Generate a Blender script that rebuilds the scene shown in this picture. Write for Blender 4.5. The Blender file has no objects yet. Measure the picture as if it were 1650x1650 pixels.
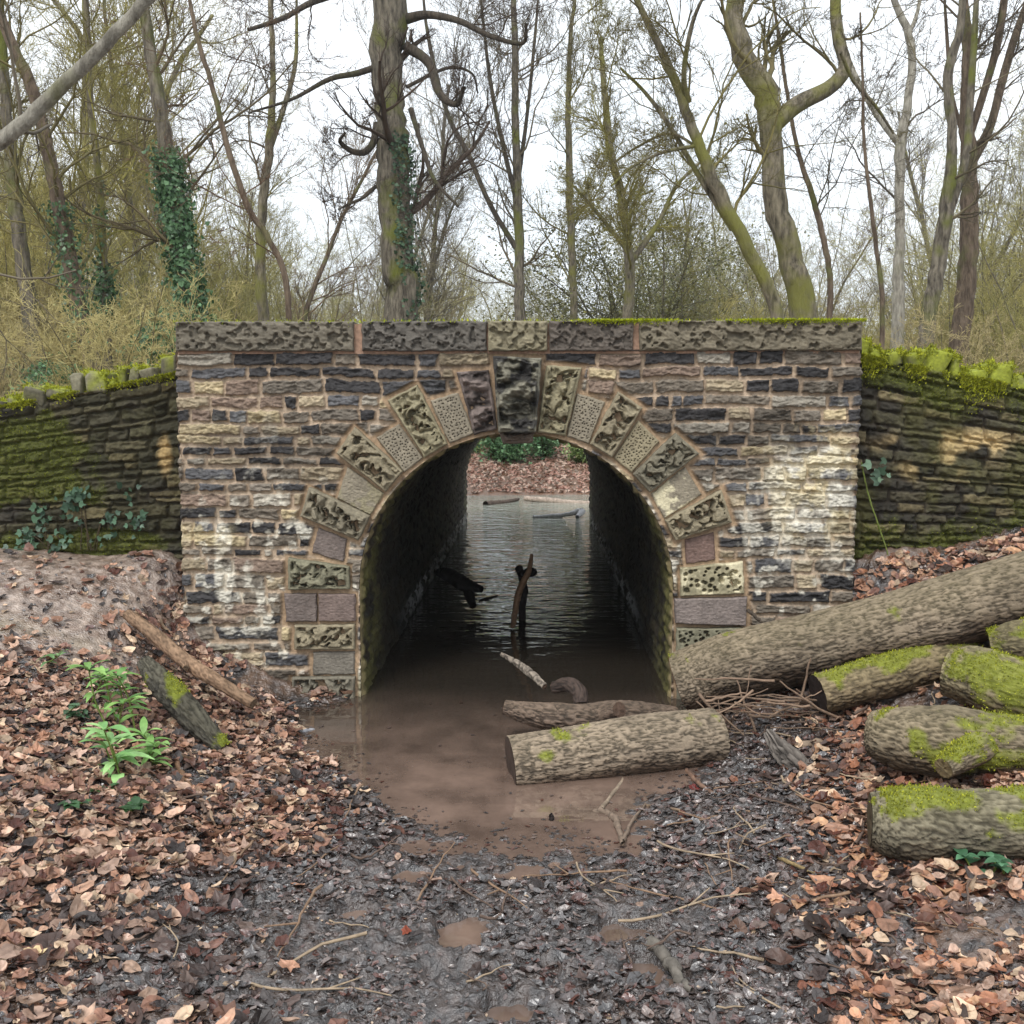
import bpy, math
import numpy as np
from mathutils import Vector, Matrix, Euler

# ------------------------------------------------------------------ camera, world, sun
S = bpy.context.scene
COL = S.collection
CAMZ, F = 1.6, 1627.0
cam_d = bpy.data.cameras.new("camera"); cam = bpy.data.objects.new("camera", cam_d); COL.objects.link(cam)
cam_d.sensor_width = 36.0; cam_d.lens = 36.0 * F / 1650.0; cam_d.clip_start = 0.05; cam_d.clip_end = 600
EUL = Euler((math.radians(90) - math.atan(174.0 / F), 0, math.atan(39.0 / F)), 'XYZ')
cam.location = (0, 0, CAMZ); cam.rotation_euler = EUL
S.camera = cam
SUN_EL, SUN_AZ = 52.0, 200.0     # degrees; azimuth measured clockwise from +Y
W = bpy.data.worlds.new("World"); S.world = W; W.use_nodes = True
wn, wl = W.node_tree.nodes, W.node_tree.links
wn.clear()
w_out = wn.new('ShaderNodeOutputWorld'); w_bg = wn.new('ShaderNodeBackground'); w_sky = wn.new('ShaderNodeTexSky')
w_sky.sky_type = 'NISHITA'; w_sky.sun_disc = False
w_sky.sun_elevation = math.radians(SUN_EL); w_sky.sun_rotation = math.radians(SUN_AZ)
w_tc = wn.new('ShaderNodeTexCoord'); w_no = wn.new('ShaderNodeTexNoise'); w_no.inputs['Scale'].default_value = 2.2
w_no.inputs['Detail'].default_value = 4.0
w_rp = wn.new('ShaderNodeValToRGB')
w_rp.color_ramp.elements[0].position = 0.36; w_rp.color_ramp.elements[0].color = (9.0, 9.7, 10.4, 1)
w_rp.color_ramp.elements[1].position = 0.62; w_rp.color_ramp.elements[1].color = (10.5, 10.9, 11.3, 1)
w_mx = wn.new('ShaderNodeMixRGB'); w_mx.inputs[0].default_value = 0.9
wl.new(w_tc.outputs['Generated'], w_no.inputs['Vector']); wl.new(w_no.outputs['Fac'], w_rp.inputs[0])
wl.new(w_sky.outputs[0], w_mx.inputs[1]); wl.new(w_rp.outputs[0], w_mx.inputs[2])
wl.new(w_mx.outputs[0], w_bg.inputs[0]); w_bg.inputs[1].default_value = 0.085
wl.new(w_bg.outputs[0], w_out.inputs[0])
sun_d = bpy.data.lights.new("sun", 'SUN'); sun = bpy.data.objects.new("sun", sun_d); COL.objects.link(sun)
sun_d.energy = 1.5; sun_d.angle = math.radians(20); sun_d.color = (1.0, 0.975, 0.94)
_az, _el = math.radians(SUN_AZ), math.radians(SUN_EL)
_sd = Vector((math.sin(_az) * math.cos(_el), math.cos(_az) * math.cos(_el), math.sin(_el)))
sun.rotation_euler = (-_sd).to_track_quat('-Z', 'Y').to_euler(); sun.location = _sd * 30
S.view_settings.view_transform = 'Standard'; S.view_settings.look = 'None'
S.view_settings.exposure = 0.8; S.view_settings.gamma = 1.0
S.render.engine = 'CYCLES'
S.cycles.use_denoising = True
S.cycles.max_bounces = 6; S.cycles.diffuse_bounces = 3; S.cycles.glossy_bounces = 3
S.cycles.sample_clamp_indirect = 6.0

# ------------------------------------------------------------------ helpers
RM = np.array(EUL.to_matrix())
def at(px, py, Y=None, Z=None):
    v = RM @ np.array([(px - 825) / F, -(py - 825) / F, -1.0])
    t = Y / v[1] if Y is not None else (Z - CAMZ) / v[2]
    return np.array([v[0] * t, v[1] * t, CAMZ + v[2] * t])
def sst(a, b, x):
    t = np.clip((x - a) / (b - a), 0, 1); return t * t * (3 - 2 * t)
def _h(*ix, seed=0):
    h = np.full(np.broadcast(*ix).shape, (seed * 2654435761 + 97) & 0xFFFFFFFF, dtype=np.uint64)
    for k, i in enumerate(ix):
        h = (h ^ ((i.astype(np.int64) & 0xFFFFFFFF).astype(np.uint64) * np.uint64([73856093, 19349663, 83492791][k]))) & np.uint64(0xFFFFFFFF)
        h = (h * np.uint64(2246822519)) & np.uint64(0xFFFFFFFF); h ^= h >> np.uint64(15)
    h = (h * np.uint64(3266489917)) & np.uint64(0xFFFFFFFF); h ^= h >> np.uint64(13)
    return h.astype(np.float64) / 4294967295.0
def n2(x, y, seed=0):
    xi, yi = np.floor(x), np.floor(y); fx, fy = x - xi, y - yi
    fx = fx * fx * (3 - 2 * fx); fy = fy * fy * (3 - 2 * fy)
    a = _h(xi, yi, seed=seed); b = _h(xi + 1, yi, seed=seed); c = _h(xi, yi + 1, seed=seed); d = _h(xi + 1, yi + 1, seed=seed)
    return (a * (1 - fx) + b * fx) * (1 - fy) + (c * (1 - fx) + d * fx) * fy
def n3(x, y, z, seed=0):
    xi, yi, zi = np.floor(x), np.floor(y), np.floor(z); fx, fy, fz = x - xi, y - yi, z - zi
    fx = fx * fx * (3 - 2 * fx); fy = fy * fy * (3 - 2 * fy); fz = fz * fz * (3 - 2 * fz)
    r = 0
    for dx in (0, 1):
        for dy in (0, 1):
            for dz in (0, 1):
                w = (fx if dx else 1 - fx) * (fy if dy else 1 - fy) * (fz if dz else 1 - fz)
                r = r + w * _h(xi + dx, yi + dy, zi + dz, seed=seed)
    return r
def fb2(x, y, sc, seed=0, oc=4, g=0.5):
    r, a, t = 0, 1.0, 0.0
    for o in range(oc):
        k = 2.03 ** o / sc
        r = r + a * n2(x * k + 7.3 * o, y * k + 3.1 * o, seed + o); t += a; a *= g
    return r / t
def fb3(x, y, z, sc, seed=0, oc=3, g=0.5):
    r, a, t = 0, 1.0, 0.0
    for o in range(oc):
        k = 2.03 ** o / sc
        r = r + a * n3(x * k + 7.3 * o, y * k + 1.7, z * k, seed + o); t += a; a *= g
    return r / t
def mixc(a, b, t):
    t = np.asarray(t)[..., None]; return np.asarray(a) * (1 - t) + np.asarray(b) * t
def srgb(r, g, b):
    c = np.array([r, g, b]) / 255.0
    return np.where(c < 0.04045, c / 12.92, ((c + 0.055) / 1.055) ** 2.4)

def tag(o, label=None, cat=None, group=None, kind=None):
    if label: o['label'] = label
    if cat: o['category'] = cat
    if group: o['group'] = group
    if kind: o['kind'] = kind
    return o
def empty(name, loc, label, cat, group=None):
    o = bpy.data.objects.new(name, None); COL.objects.link(o); o.location = [float(c) for c in loc]
    o.empty_display_size = 0.1
    o['loc0'] = 1; del o['loc0']
    return tag(o, label, cat, group)
def mesh(name, v, faces, mat, parent=None, cols=None, smooth=True):
    """faces: list of int arrays (n,3) or (n,4); v are WORLD coordinates"""
    v = np.asarray(v, dtype=np.float32).copy()
    if parent is not None: v -= np.array(parent.location, dtype=np.float32)
    me = bpy.data.meshes.new(name)
    fs = [np.asarray(f, dtype=np.int32) for f in (faces if isinstance(faces, (list, tuple)) else [faces]) if len(f)]
    nl = sum(f.size for f in fs); nf = sum(len(f) for f in fs)
    me.vertices.add(len(v)); me.vertices.foreach_set('co', v.ravel())
    me.loops.add(nl); me.loops.foreach_set('vertex_index', np.concatenate([f.ravel() for f in fs]))
    tot = np.concatenate([np.full(len(f), f.shape[1]) for f in fs]).astype(np.int32)
    st = np.concatenate([[0], np.cumsum(tot)[:-1]]).astype(np.int32)
    me.polygons.add(nf); me.polygons.foreach_set('loop_start', st); me.polygons.foreach_set('loop_total', tot)
    me.polygons.foreach_set('use_smooth', np.full(nf, smooth))
    me.update(calc_edges=True); me.validate()
    if cols is not None:
        ca = me.color_attributes.new('Col', 'FLOAT_COLOR', 'POINT')
        c4 = np.ones((len(v), 4), dtype=np.float32); c4[:, :3] = np.clip(cols, 0, 1)
        ca.data.foreach_set('color', c4.ravel())
    me.materials.append(mat)
    o = bpy.data.objects.new(name, me); COL.objects.link(o)
    if parent is not None: o.parent = parent
    return o
def grid_faces(nu, nv, base=0, flip=False):
    """vertices laid out index = i*nv + j"""
    i, j = np.meshgrid(np.arange(nu - 1), np.arange(nv - 1), indexing='ij')
    a = (i * nv + j).ravel() + base
    f = np.stack([a, a + nv, a + nv + 1, a + 1], 1)
    return f[:, ::-1] if flip else f
class Bag:
    """collects pieces into one mesh"""
    def __init__(s): s.v, s.f3, s.f4, s.c, s.n = [], [], [], [], 0
    def add(s, v, f, c=None):
        v = np.asarray(v).reshape(-1, 3); f = np.asarray(f)
        if not len(v) or not len(f): return
        (s.f3 if f.shape[1] == 3 else s.f4).append(f + s.n); s.v.append(v); s.n += len(v)
        if c is None: c = (0.5, 0.5, 0.5)
        s.c.append(np.broadcast_to(np.asarray(c, dtype=float), v.shape))
    def build(s, name, mat, parent=None, smooth=True):
        fs = []
        if s.f3: fs.append(np.concatenate(s.f3))
        if s.f4: fs.append(np.concatenate(s.f4))
        return mesh(name, np.concatenate(s.v), fs, mat, parent, np.concatenate(s.c), smooth)

def frames(P):
    """P (N,K,3) -> tangents, two normals, all (N,K,3)"""
    T = np.gradient(P, axis=1); T /= np.linalg.norm(T, axis=2, keepdims=True) + 1e-9
    m = T.mean(1, keepdims=True)
    ref = np.where(np.abs(m[..., 2:3]) < 0.8, np.array([0, 0, 1.0]), np.array([1.0, 0.2, 0]))
    U = np.cross(T, np.broadcast_to(ref, T.shape)); U /= np.linalg.norm(U, axis=2, keepdims=True) + 1e-9
    return T, U, np.cross(T, U)
def tubes(P, R, sides):
    """batch of tubes: P (N,K,3), R (N,K) -> verts, quads"""
    N, K, _ = P.shape
    T, U, V = frames(P)
    a = np.arange(sides) * 2 * math.pi / sides
    ring = U[:, :, None] * np.cos(a)[:, None] + V[:, :, None] * np.sin(a)[:, None]
    v = P[:, :, None] + ring * R[:, :, None, None]
    i, k, j = np.meshgrid(np.arange(N), np.arange(K - 1), np.arange(sides), indexing='ij')
    b = i * K * sides + k * sides; j2 = (j + 1) % sides
    f = np.stack([b + j, b + j2, b + sides + j2, b + sides + j], -1).reshape(-1, 4)
    return v.reshape(-1, 3), f
def spline(pts, n):
    """Catmull-Rom through pts (M,D) -> (n,D)"""
    p = np.asarray(pts, dtype=float)
    p = np.vstack([2 * p[0] - p[1], p, 2 * p[-1] - p[-2]])
    t = np.linspace(0, len(p) - 3 - 1e-6, n); i = t.astype(int); u = (t - i)[:, None]
    a, b, c, d = p[i], p[i + 1], p[i + 2], p[i + 3]
    return 0.5 * (2 * b + (c - a) * u + (2 * a - 5 * b + 4 * c - d) * u ** 2 + (3 * b - a - 3 * c + d) * u ** 3)
def inst(bag, tv, tf, pos, A, sc, col):
    """place template (K,3) at pos (N,3) with bases A (N,3,3; rows = local axes), scale (N,) and colour (N,3)"""
    N, K = len(pos), len(tv) if tv.ndim == 2 else tv.shape[1]
    if N == 0: return
    t = tv if tv.ndim == 3 else np.broadcast_to(tv, (N, K, 3))
    v = np.einsum('nki,nij->nkj', t * np.asarray(sc).reshape(N, 1, 1), A) + pos[:, None]
    f = (tf[None] + (np.arange(N) * K)[:, None, None]).reshape(-1, tf.shape[1])
    bag.add(v.reshape(-1, 3), f, np.repeat(col, K, axis=0))
def basis(nrm, ang, rs=None):
    """orthonormal bases with local z = nrm and heading ang"""
    n = nrm / (np.linalg.norm(nrm, axis=1, keepdims=True) + 1e-9)
    h = np.stack([np.cos(ang), np.sin(ang), np.sin(ang * 1.7) * 0.3], 1)
    x = h - n * (h * n).sum(1, keepdims=True); x /= np.linalg.norm(x, axis=1, keepdims=True) + 1e-9
    return np.stack([x, np.cross(n, x), n], 1)

# ------------------------------------------------------------------ materials
def nmat(name):
    m = bpy.data.materials.new(name); m.use_nodes = True
    nt = m.node_tree; return m, nt.nodes, nt.links, nt.nodes['Principled BSDF']
def vc_mat(name, rough=0.8, spec=0.3, bump=0.3, bscale=120, var=0.25, vscale=30, rvar=0.0, rscale=8, trans=0.0, bdist=0.004, ior=1.5):
    """vertex-colour material with fine procedural variation and bump"""
    m, N, L, B = nmat(name)
    a = N.new('ShaderNodeVertexColor'); a.layer_name = 'Col'
    g = N.new('ShaderNodeNewGeometry')
    tn = N.new('ShaderNodeTexNoise'); tn.inputs['Scale'].default_value = vscale; tn.inputs['Detail'].default_value = 5
    L.new(g.outputs['Position'], tn.inputs['Vector'])
    mr = N.new('ShaderNodeMapRange'); mr.inputs[1].default_value = 0.3; mr.inputs[2].default_value = 0.7
    mr.inputs[3].default_value = 1 - var; mr.inputs[4].default_value = 1 + var
    L.new(tn.outputs['Fac'], mr.inputs[0])
    vm = N.new('ShaderNodeVectorMath'); vm.operation = 'SCALE'
    L.new(a.outputs[0], vm.inputs[0]); L.new(mr.outputs[0], vm.inputs['Scale'])
    L.new(vm.outputs[0], B.inputs['Base Color'])
    B.inputs['Roughness'].default_value = rough; B.inputs['Specular IOR Level'].default_value = spec
    B.inputs['IOR'].default_value = ior
    if rvar:
        t2 = N.new('ShaderNodeTexNoise'); t2.inputs['Scale'].default_value = rscale; t2.inputs['Detail'].default_value = 4
        L.new(g.outputs['Position'], t2.inputs['Vector'])
        m2 = N.new('ShaderNodeMapRange'); m2.inputs[1].default_value = 0.35; m2.inputs[2].default_value = 0.65
        m2.inputs[3].default_value = rough - rvar; m2.inputs[4].default_value = rough + rvar
        L.new(t2.outputs['Fac'], m2.inputs[0]); L.new(m2.outputs[0], B.inputs['Roughness'])
    if bump:
        tb = N.new('ShaderNodeTexNoise'); tb.inputs['Scale'].default_value = bscale; tb.inputs['Detail'].default_value = 6
        L.new(g.outputs['Position'], tb.inputs['Vector'])
        bp = N.new('ShaderNodeBump'); bp.inputs['Strength'].default_value = bump; bp.inputs['Distance'].default_value = bdist
        L.new(tb.outputs['Fac'], bp.inputs['Height']); L.new(bp.outputs[0], B.inputs['Normal'])
    if trans:
        tr = N.new('ShaderNodeBsdfTranslucent'); mx = N.new('ShaderNodeMixShader'); mx.inputs[0].default_value = trans
        L.new(vm.outputs[0], tr.inputs[0]); L.new(B.outputs[0], mx.inputs[1]); L.new(tr.outputs[0], mx.inputs[2])
        L.new(mx.outputs[0], N['Material Output'].inputs[0])
    return m
M_STONE = vc_mat('stone', 0.85, 0.25, 0.6, 160, 0.28, 55)
M_BLOCK = vc_mat('carved_stone', 0.8, 0.3, 0.5, 220, 0.22, 70)
M_TUNNEL = vc_mat('tunnel_stone', 0.6, 0.4, 0.5, 90, 0.35, 30)
M_GROUND = vc_mat('mud', 0.36, 1.0, 1.0, 95, 0.35, 25, 0.14, 5, bdist=0.010, ior=1.62)
M_LEAF = vc_mat('dead_leaf', 0.5, 0.4, 0.25, 150, 0.2, 60, 0.12, 6, trans=0.12)
M_WETLEAF = vc_mat('wet_leaf', 0.36, 1.0, 0.6, 120, 0.2, 60, 0.12, 6, ior=1.6)
M_GREEN = vc_mat('green_leaf', 0.42, 0.45, 0.15, 100, 0.15, 40, trans=0.22)
M_MOSS = vc_mat('moss', 0.95, 0.1, 0, 10, 0.3, 40, trans=0.15)
M_BARK = vc_mat('bark', 0.85, 0.25, 0.7, 150, 0.25, 40)
M_TWIG = vc_mat('twig_bark', 0.8, 0.25, 0, 10, 0.25, 3)
M_WOOD = vc_mat('cut_wood', 0.8, 0.25, 0.5, 120, 0.25, 60)
M_SCRAP = vc_mat('scrap', 0.5, 0.4, 0, 10, 0.1, 30)

def tree_bark(name, c1, c2, moss, mossamt, rs=6):
    m, N, L, B = nmat(name)
    g = N.new('ShaderNodeNewGeometry'); mp = N.new('ShaderNodeMapping'); mp.inputs['Scale'].default_value = (1, 1, 0.22)
    L.new(g.outputs['Position'], mp.inputs['Vector'])
    t1 = N.new('ShaderNodeTexNoise'); t1.inputs['Scale'].default_value = 22; t1.inputs['Detail'].default_value = 8; t1.inputs['Roughness'].default_value = 0.65
    L.new(mp.outputs[0], t1.inputs['Vector'])
    r1 = N.new('ShaderNodeValToRGB'); r1.color_ramp.elements[0].position = 0.35; r1.color_ramp.elements[1].position = 0.65
    r1.color_ramp.elements[0].color = (*c1, 1); r1.color_ramp.elements[1].color = (*c2, 1)
    L.new(t1.outputs['Fac'], r1.inputs[0])
    t2 = N.new('ShaderNodeTexNoise'); t2.inputs['Scale'].default_value = 2.3; t2.inputs['Detail'].default_value = 7
    L.new(g.outputs['Position'], t2.inputs['Vector'])
    r2 = N.new('ShaderNodeMapRange'); r2.inputs[1].default_value = 0.62 - 0.35 * mossamt; r2.inputs[2].default_value = 0.78 - 0.35 * mossamt
    L.new(t2.outputs['Fac'], r2.inputs[0])
    mx = N.new('ShaderNodeMixRGB'); mx.inputs[2].default_value = (*moss, 1)
    L.new(r2.outputs[0], mx.inputs[0]); L.new(r1.outputs[0], mx.inputs[1]); L.new(mx.outputs[0], B.inputs['Base Color'])
    B.inputs['Roughness'].default_value = 0.9; B.inputs['Specular IOR Level'].default_value = 0.2
    bp = N.new('ShaderNodeBump'); bp.inputs['Strength'].default_value = 1.0; bp.inputs['Distance'].default_value = 0.05
    L.new(t1.outputs['Fac'], bp.inputs['Height']); L.new(bp.outputs[0], B.inputs['Normal'])
    return m
TB_DARK = tree_bark('bark_dark', (0.035, 0.028, 0.022), (0.10, 0.082, 0.06), (0.08, 0.085, 0.03), 0.2)
TB_GREY = tree_bark('bark_grey', (0.05, 0.042, 0.032), (0.23, 0.20, 0.15), (0.13, 0.14, 0.03), 0.35)
TB_OLIVE = tree_bark('bark_olive', (0.055, 0.047, 0.032), (0.25, 0.215, 0.15), (0.17, 0.165, 0.045), 0.42)
TB_PALE = tree_bark('bark_pale', (0.16, 0.145, 0.115), (0.42, 0.39, 0.32), (0.18, 0.18, 0.08), 0.15)
TB_BROWN = tree_bark('bark_brown', (0.07, 0.05, 0.035), (0.20, 0.15, 0.105), (0.12, 0.13, 0.04), 0.25)

# water
def water_mat(name, base, rough, amp, sc, stretch, rmin=None):
    m, N, L, B = nmat(name)
    g = N.new('ShaderNodeNewGeometry'); mp = N.new('ShaderNodeMapping'); mp.inputs['Scale'].default_value = stretch
    L.new(g.outputs['Position'], mp.inputs['Vector'])
    t = N.new('ShaderNodeTexNoise'); t.inputs['Scale'].default_value = sc; t.inputs['Detail'].default_value = 3
    L.new(mp.outputs[0], t.inputs['Vector'])
    sep = N.new('ShaderNodeSeparateXYZ'); L.new(g.outputs['Position'], sep.inputs[0])
    fd = N.new('ShaderNodeMapRange'); fd.inputs[1].default_value = 6.0; fd.inputs[2].default_value = 8.5   # calm under the arch, wind-ruffled in the open pond
    fd.inputs[3].default_value = 0.10; fd.inputs[4].default_value = 1.0
    L.new(sep.outputs[1], fd.inputs[0])
    bp = N.new('ShaderNodeBump'); bp.inputs['Distance'].default_value = amp
    L.new(fd.outputs[0], bp.inputs['Strength']); L.new(t.outputs['Fac'], bp.inputs['Height']); L.new(bp.outputs[0], B.inputs['Normal'])
    t2 = N.new('ShaderNodeTexNoise'); t2.inputs['Scale'].default_value = 3.2; t2.inputs['Detail'].default_value = 9; t2.inputs['Roughness'].default_value = .62
    L.new(g.outputs['Position'], t2.inputs['Vector'])
    rp = N.new('ShaderNodeValToRGB'); rp.color_ramp.elements[0].position = 0.35; rp.color_ramp.elements[1].position = 0.65
    rp.color_ramp.elements[0].color = (*[c * 0.5 for c in base], 1); rp.color_ramp.elements[1].color = (*[c * 1.12 for c in base], 1)
    L.new(t2.outputs['Fac'], rp.inputs[0])
    shade_rp = N.new('ShaderNodeMapRange'); shade_rp.inputs[1].default_value = 4.2; shade_rp.inputs[2].default_value = 5.6      # stirred silt in the shallows, then the tunnel's shade painted in as near-black
    L.new(sep.outputs[1], shade_rp.inputs[0]); shade_mx = N.new('ShaderNodeMixRGB'); shade_mx.inputs[2].default_value = (0.030, 0.024, 0.018, 1)
    L.new(shade_rp.outputs[0], shade_mx.inputs[0]); L.new(rp.outputs[0], shade_mx.inputs[1])
    pale_rp = N.new('ShaderNodeMapRange'); pale_rp.inputs[1].default_value = 7.5; pale_rp.inputs[2].default_value = 12.5   # cloudy grey-green pond, its sky reflection partly painted in as pale colour
    L.new(sep.outputs[1], pale_rp.inputs[0]); pale_mx = N.new('ShaderNodeMixRGB'); pale_mx.inputs[2].default_value = (0.30, 0.31, 0.265, 1)
    L.new(pale_rp.outputs[0], pale_mx.inputs[0]); L.new(shade_mx.outputs[0], pale_mx.inputs[1]); L.new(pale_mx.outputs[0], B.inputs['Base Color'])
    B.inputs['Roughness'].default_value = rough; B.inputs['IOR'].default_value = 1.75; B.inputs['Specular IOR Level'].default_value = 0.9
    return m
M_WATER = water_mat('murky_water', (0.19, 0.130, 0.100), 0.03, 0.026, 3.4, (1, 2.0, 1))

# ------------------------------------------------------------------ terrain
FY = 5.40                      # facade plane
AX, AZ, AR = at(831, 953, Y=FY)[0], 0.597, 0.85     # arch centre and radius
TY1 = 13.8                     # far end of the tunnel
GP = np.array([(-6, 5.6, .85), (-3.5, 5.6, .79), (-2.8, 5.6, .77), (-2.3, 5.6, .75), (-2.02, 5.5, .66), (-3.2, 5.2, .74), (-2.6, 5.2, .71), (-2.2, 5.15, .58), (-1.99, 5.2, .42),
 (-1.9, 5.35, .34), (-1.6, 5.35, .17), (-1.4, 5.35, .07), (-1.1, 5.35, .02), (-.93, 5.35, -.02), (-.5, 5.4, -.10), (0, 5.4, -.12), (.6, 5.4, -.10), (.95, 5.3, .05), (1.3, 5.3, .25), (1.74, 5.4, .52),
 (-5, 4.6, .75), (-3.2, 4.6, .60), (-2.5, 4.4, .42), (-2, 4.5, .30), (-1.6, 4.5, .13), (-1.25, 4.5, .03), (-.8, 4.6, -.03), (0, 4.6, -.07), (.6, 4.6, -.05), (.95, 4.6, .03), (1.4, 4.6, .13), (2, 4.6, .33), (3, 4.6, .6), (5, 4.6, .9),
 (-5, 3.6, .6), (-2.6, 3.7, .36), (-2.1, 3.7, .27), (-1.6, 3.8, .16), (-1.1, 3.8, .05), (-.7, 3.9, .0), (-.35, 3.8, -.02), (0, 3.95, -.03), (.5, 3.9, .0), (.9, 3.9, .04), (1.4, 3.8, .11), (2.2, 3.8, .26), (4, 3.8, .6),
 (-1.8, 3, .2), (-1.2, 3, .1), (-.5, 3.25, .018), (0, 3.35, .006), (.4, 3.25, .015), (.8, 3.2, .04), (1.2, 3.1, .08), (1.9, 3.1, .17), (-4, 2.4, .4), (-2.5, 2.2, .25), (-1, 2.4, .08), (0, 2.4, .04), (1, 2.4, .05), (2, 2.4, .12), (4, 2.4, .3),
 (-4, 0, .3), (0, 0, .06), (4, 0, .2), (0, -3, .1), (-4, -3, .3), (4, -3, .2),
 (1.85, 5.55, .72), (2.2, 5.55, .78), (2.7, 5.55, .9), (4, 5.55, 1.0), (6, 5.5, 1.05), (2.2, 5.1, .6), (3, 5.1, .78)])
def _phi(r2): return np.sqrt(r2 + 0.08)
_D = ((GP[:, None, :2] - GP[None, :, :2]) ** 2).sum(-1)
_A = np.zeros((len(GP) + 3, len(GP) + 3)); _n = len(GP)
_A[:_n, :_n] = _phi(_D) - 1e-3 * np.eye(_n); _A[:_n, _n] = 1; _A[:_n, _n + 1:] = GP[:, :2]; _A[_n:, :_n] = _A[:_n, _n:].T
_w = np.linalg.solve(_A, np.concatenate([GP[:, 2], [0, 0, 0]]))
def near_z(x, y):
    x = np.clip(x, -5, 5); y = np.clip(y, -2, 5.6)
    r = _w[_n] + _w[_n + 1] * x + _w[_n + 2] * y
    for k in range(_n):
        r = r + _w[k] * _phi((x - GP[k, 0]) ** 2 + (y - GP[k, 1]) ** 2)
    return r
def zone(x, y):
    """w: wet churned mud 0..1, p: trodden path, l: litter"""
    j = fb2(x, y, 0.5, 31, 3) - 0.5
    wet = sst(0.55, -0.15, np.abs(x - 0.1 - 0.12 * (y - 3)) - (0.62 + 0.10 * (y - 2.4)) + j * 1.3)
    path = sst(-1.75, -2.15, x + 0.25 * (5 - y) * 0 + j * 0.5) * sst(4.25, 4.7, y + j * 0.4)
    return wet, path
def far_z(x, y):
    j = (fb2(x, y, 4.0, 91, 3) - 0.5)
    base = 0.95 + 0.8 * sst(20, 60, y) + j * 0.5
    # pond behind the far arch
    side = np.clip(-.35 + (np.abs(x - 0.5) - 4.4 - j * 1.5) * .8, -.35, 9)
    bank = np.clip(-.35 + (y - 15.2 - j * 1.2 - 0.12 * x) * .145, -.35, 9)
    return np.minimum(base, np.maximum(side, bank))
PUD = []          # shallow puddles left in the trodden mud (x, y, half width, half depth)
for a_, b_, rx_, ry_ in [(655, 1412, .07, .07), (842, 1400, .07, .055), (745, 1500, .085, .11), (1000, 1500, .09, .07), (1062, 1570, .10, .07), (985, 1360, .12, .05), (580, 1470, .05, .05), (830, 1625, .08, .05), (700, 1360, .3, .06)]:
    p_ = at(a_, b_, Z=0.02); PUD.append((p_[0], p_[1], rx_, ry_))
def gz(x, y, micro=False):
    x = np.asarray(x, float); y = np.asarray(y, float)
    zn = near_z(x, y)
    if micro:
        wet, path = zone(x, y)
        a = 0.35 + 0.65 * (1 - path)
        pool = sst(0.03, -0.03, zn)
        wx = x + 0.05 * (fb2(x, y, 0.12, 5, 2) - .5); wy = y + 0.05 * (fb2(x, y, 0.12, 9, 2) - .5)
        rid = 1 - np.abs(2 * fb2(wx, wy, 0.075, 11, 3) - 1)
        zn = zn + a * (1 - 0.6 * pool) * (0.05 * (fb2(x, y, 0.30, 3, 3) - 0.5) + 0.034 * (rid - 0.6) + 0.034 * (fb2(x, y, 0.028, 17, 3) - 0.5) + 0.016 * wet * (.6 - np.abs(2 * fb2(wx * 1.6, wy, 0.034, 19, 2) - 1)))
        for (cx, cy, rx, ry) in PUD:
            d = np.sqrt(((x - cx) / rx) ** 2 + ((y - cy) / ry) ** 2) + 2.2 * (fb2(x, y, .10, 78, 4, .6) - .5)
            k = sst(1.15, .75, d); zn = zn * (1 - k) + k * (-.012 + .25 * (zn - near_z(x, y)))
        rut = fb2(x, y, 0.22, 77, 2)
        zn = zn - 0.025 * wet * sst(0.62, 0.74, rut) * (1 - pool)
    emb = 1.42 + 0.0 * x
    corr = sst(AR + 0.14, AR + 0.07, np.abs(x - AX))
    emb = emb * (1 - corr) + (-0.22) * corr
    z = np.where(y < 5.80, zn, emb)
    z = np.where(y > TY1 - 0.05, far_z(x, y), z)
    # bed continues from the mud into the tunnel
    inn = (np.abs(x - AX) < AR + 0.07) & (y > 5.2) & (y < 6.2)
    z = np.where(inn, near_z(x, np.minimum(y, 5.4)) * (1 - sst(5.3, 6.2, y)) - 0.22 * sst(5.3, 6.2, y), z)
    return z
def ground_at(px, py):
    z = 0.0
    for _ in range(25):
        p = at(px, py, Z=z); zz = float(gz(p[0:1], p[1:2])[0]); z = 0.5 * z + 0.5 * zz
    return at(px, py, Z=z)
def axis(segs):
    r = [np.arange(a, b, s) for a, b, s in segs]; return np.concatenate(r + [[segs[-1][1]]])
gx = axis([(-220, -30, 12), (-30, -6, 1.2), (-6, -2.9, 0.08), (-2.9, 2.7, 0.0095), (2.7, 6, 0.08), (6, 30, 1.2), (30, 220, 12)])
gy = axis([(-80, -6, 9), (-6, 1.8, 0.25), (1.8, 2.3, 0.05), (2.3, 5.64, 0.0095), (5.64, 5.84, 0.03), (5.84, 6.2, 0.1), (6.2, 13.6, 0.7), (13.6, 24, 0.12), (24, 60, 1.5), (60, 320, 12)])
GX, GY = np.meshgrid(gx, gy, indexing='ij')
GZ = gz(GX, GY, True)
wet, path = zone(GX, GY)
c_mud = srgb(70, 58, 52); c_dark = srgb(38, 31, 28); c_path = srgb(158, 140, 126); c_soil = srgb(96, 74, 58)
n_a = fb2(GX, GY, 0.15, 41, 4); n_b = fb2(GX, GY, 0.03, 43, 3)
gc = mixc(c_soil, c_dark, sst(0.35, 0.65, n_a))
gc = mixc(gc, mixc(c_mud, c_dark, sst(0.3, 0.7, n_b)), wet)
gc = mixc(gc, mixc(c_path, srgb(120, 100, 86), sst(0.35, 0.65, n_b)), path * 0.9)
gc = mixc(gc, srgb(112, 116, 52), path * sst(0.55, 0.7, fb2(GX, GY, 0.3, 47, 4)) * sst(4.9, 4.4, GY) * 0.7)
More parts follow.
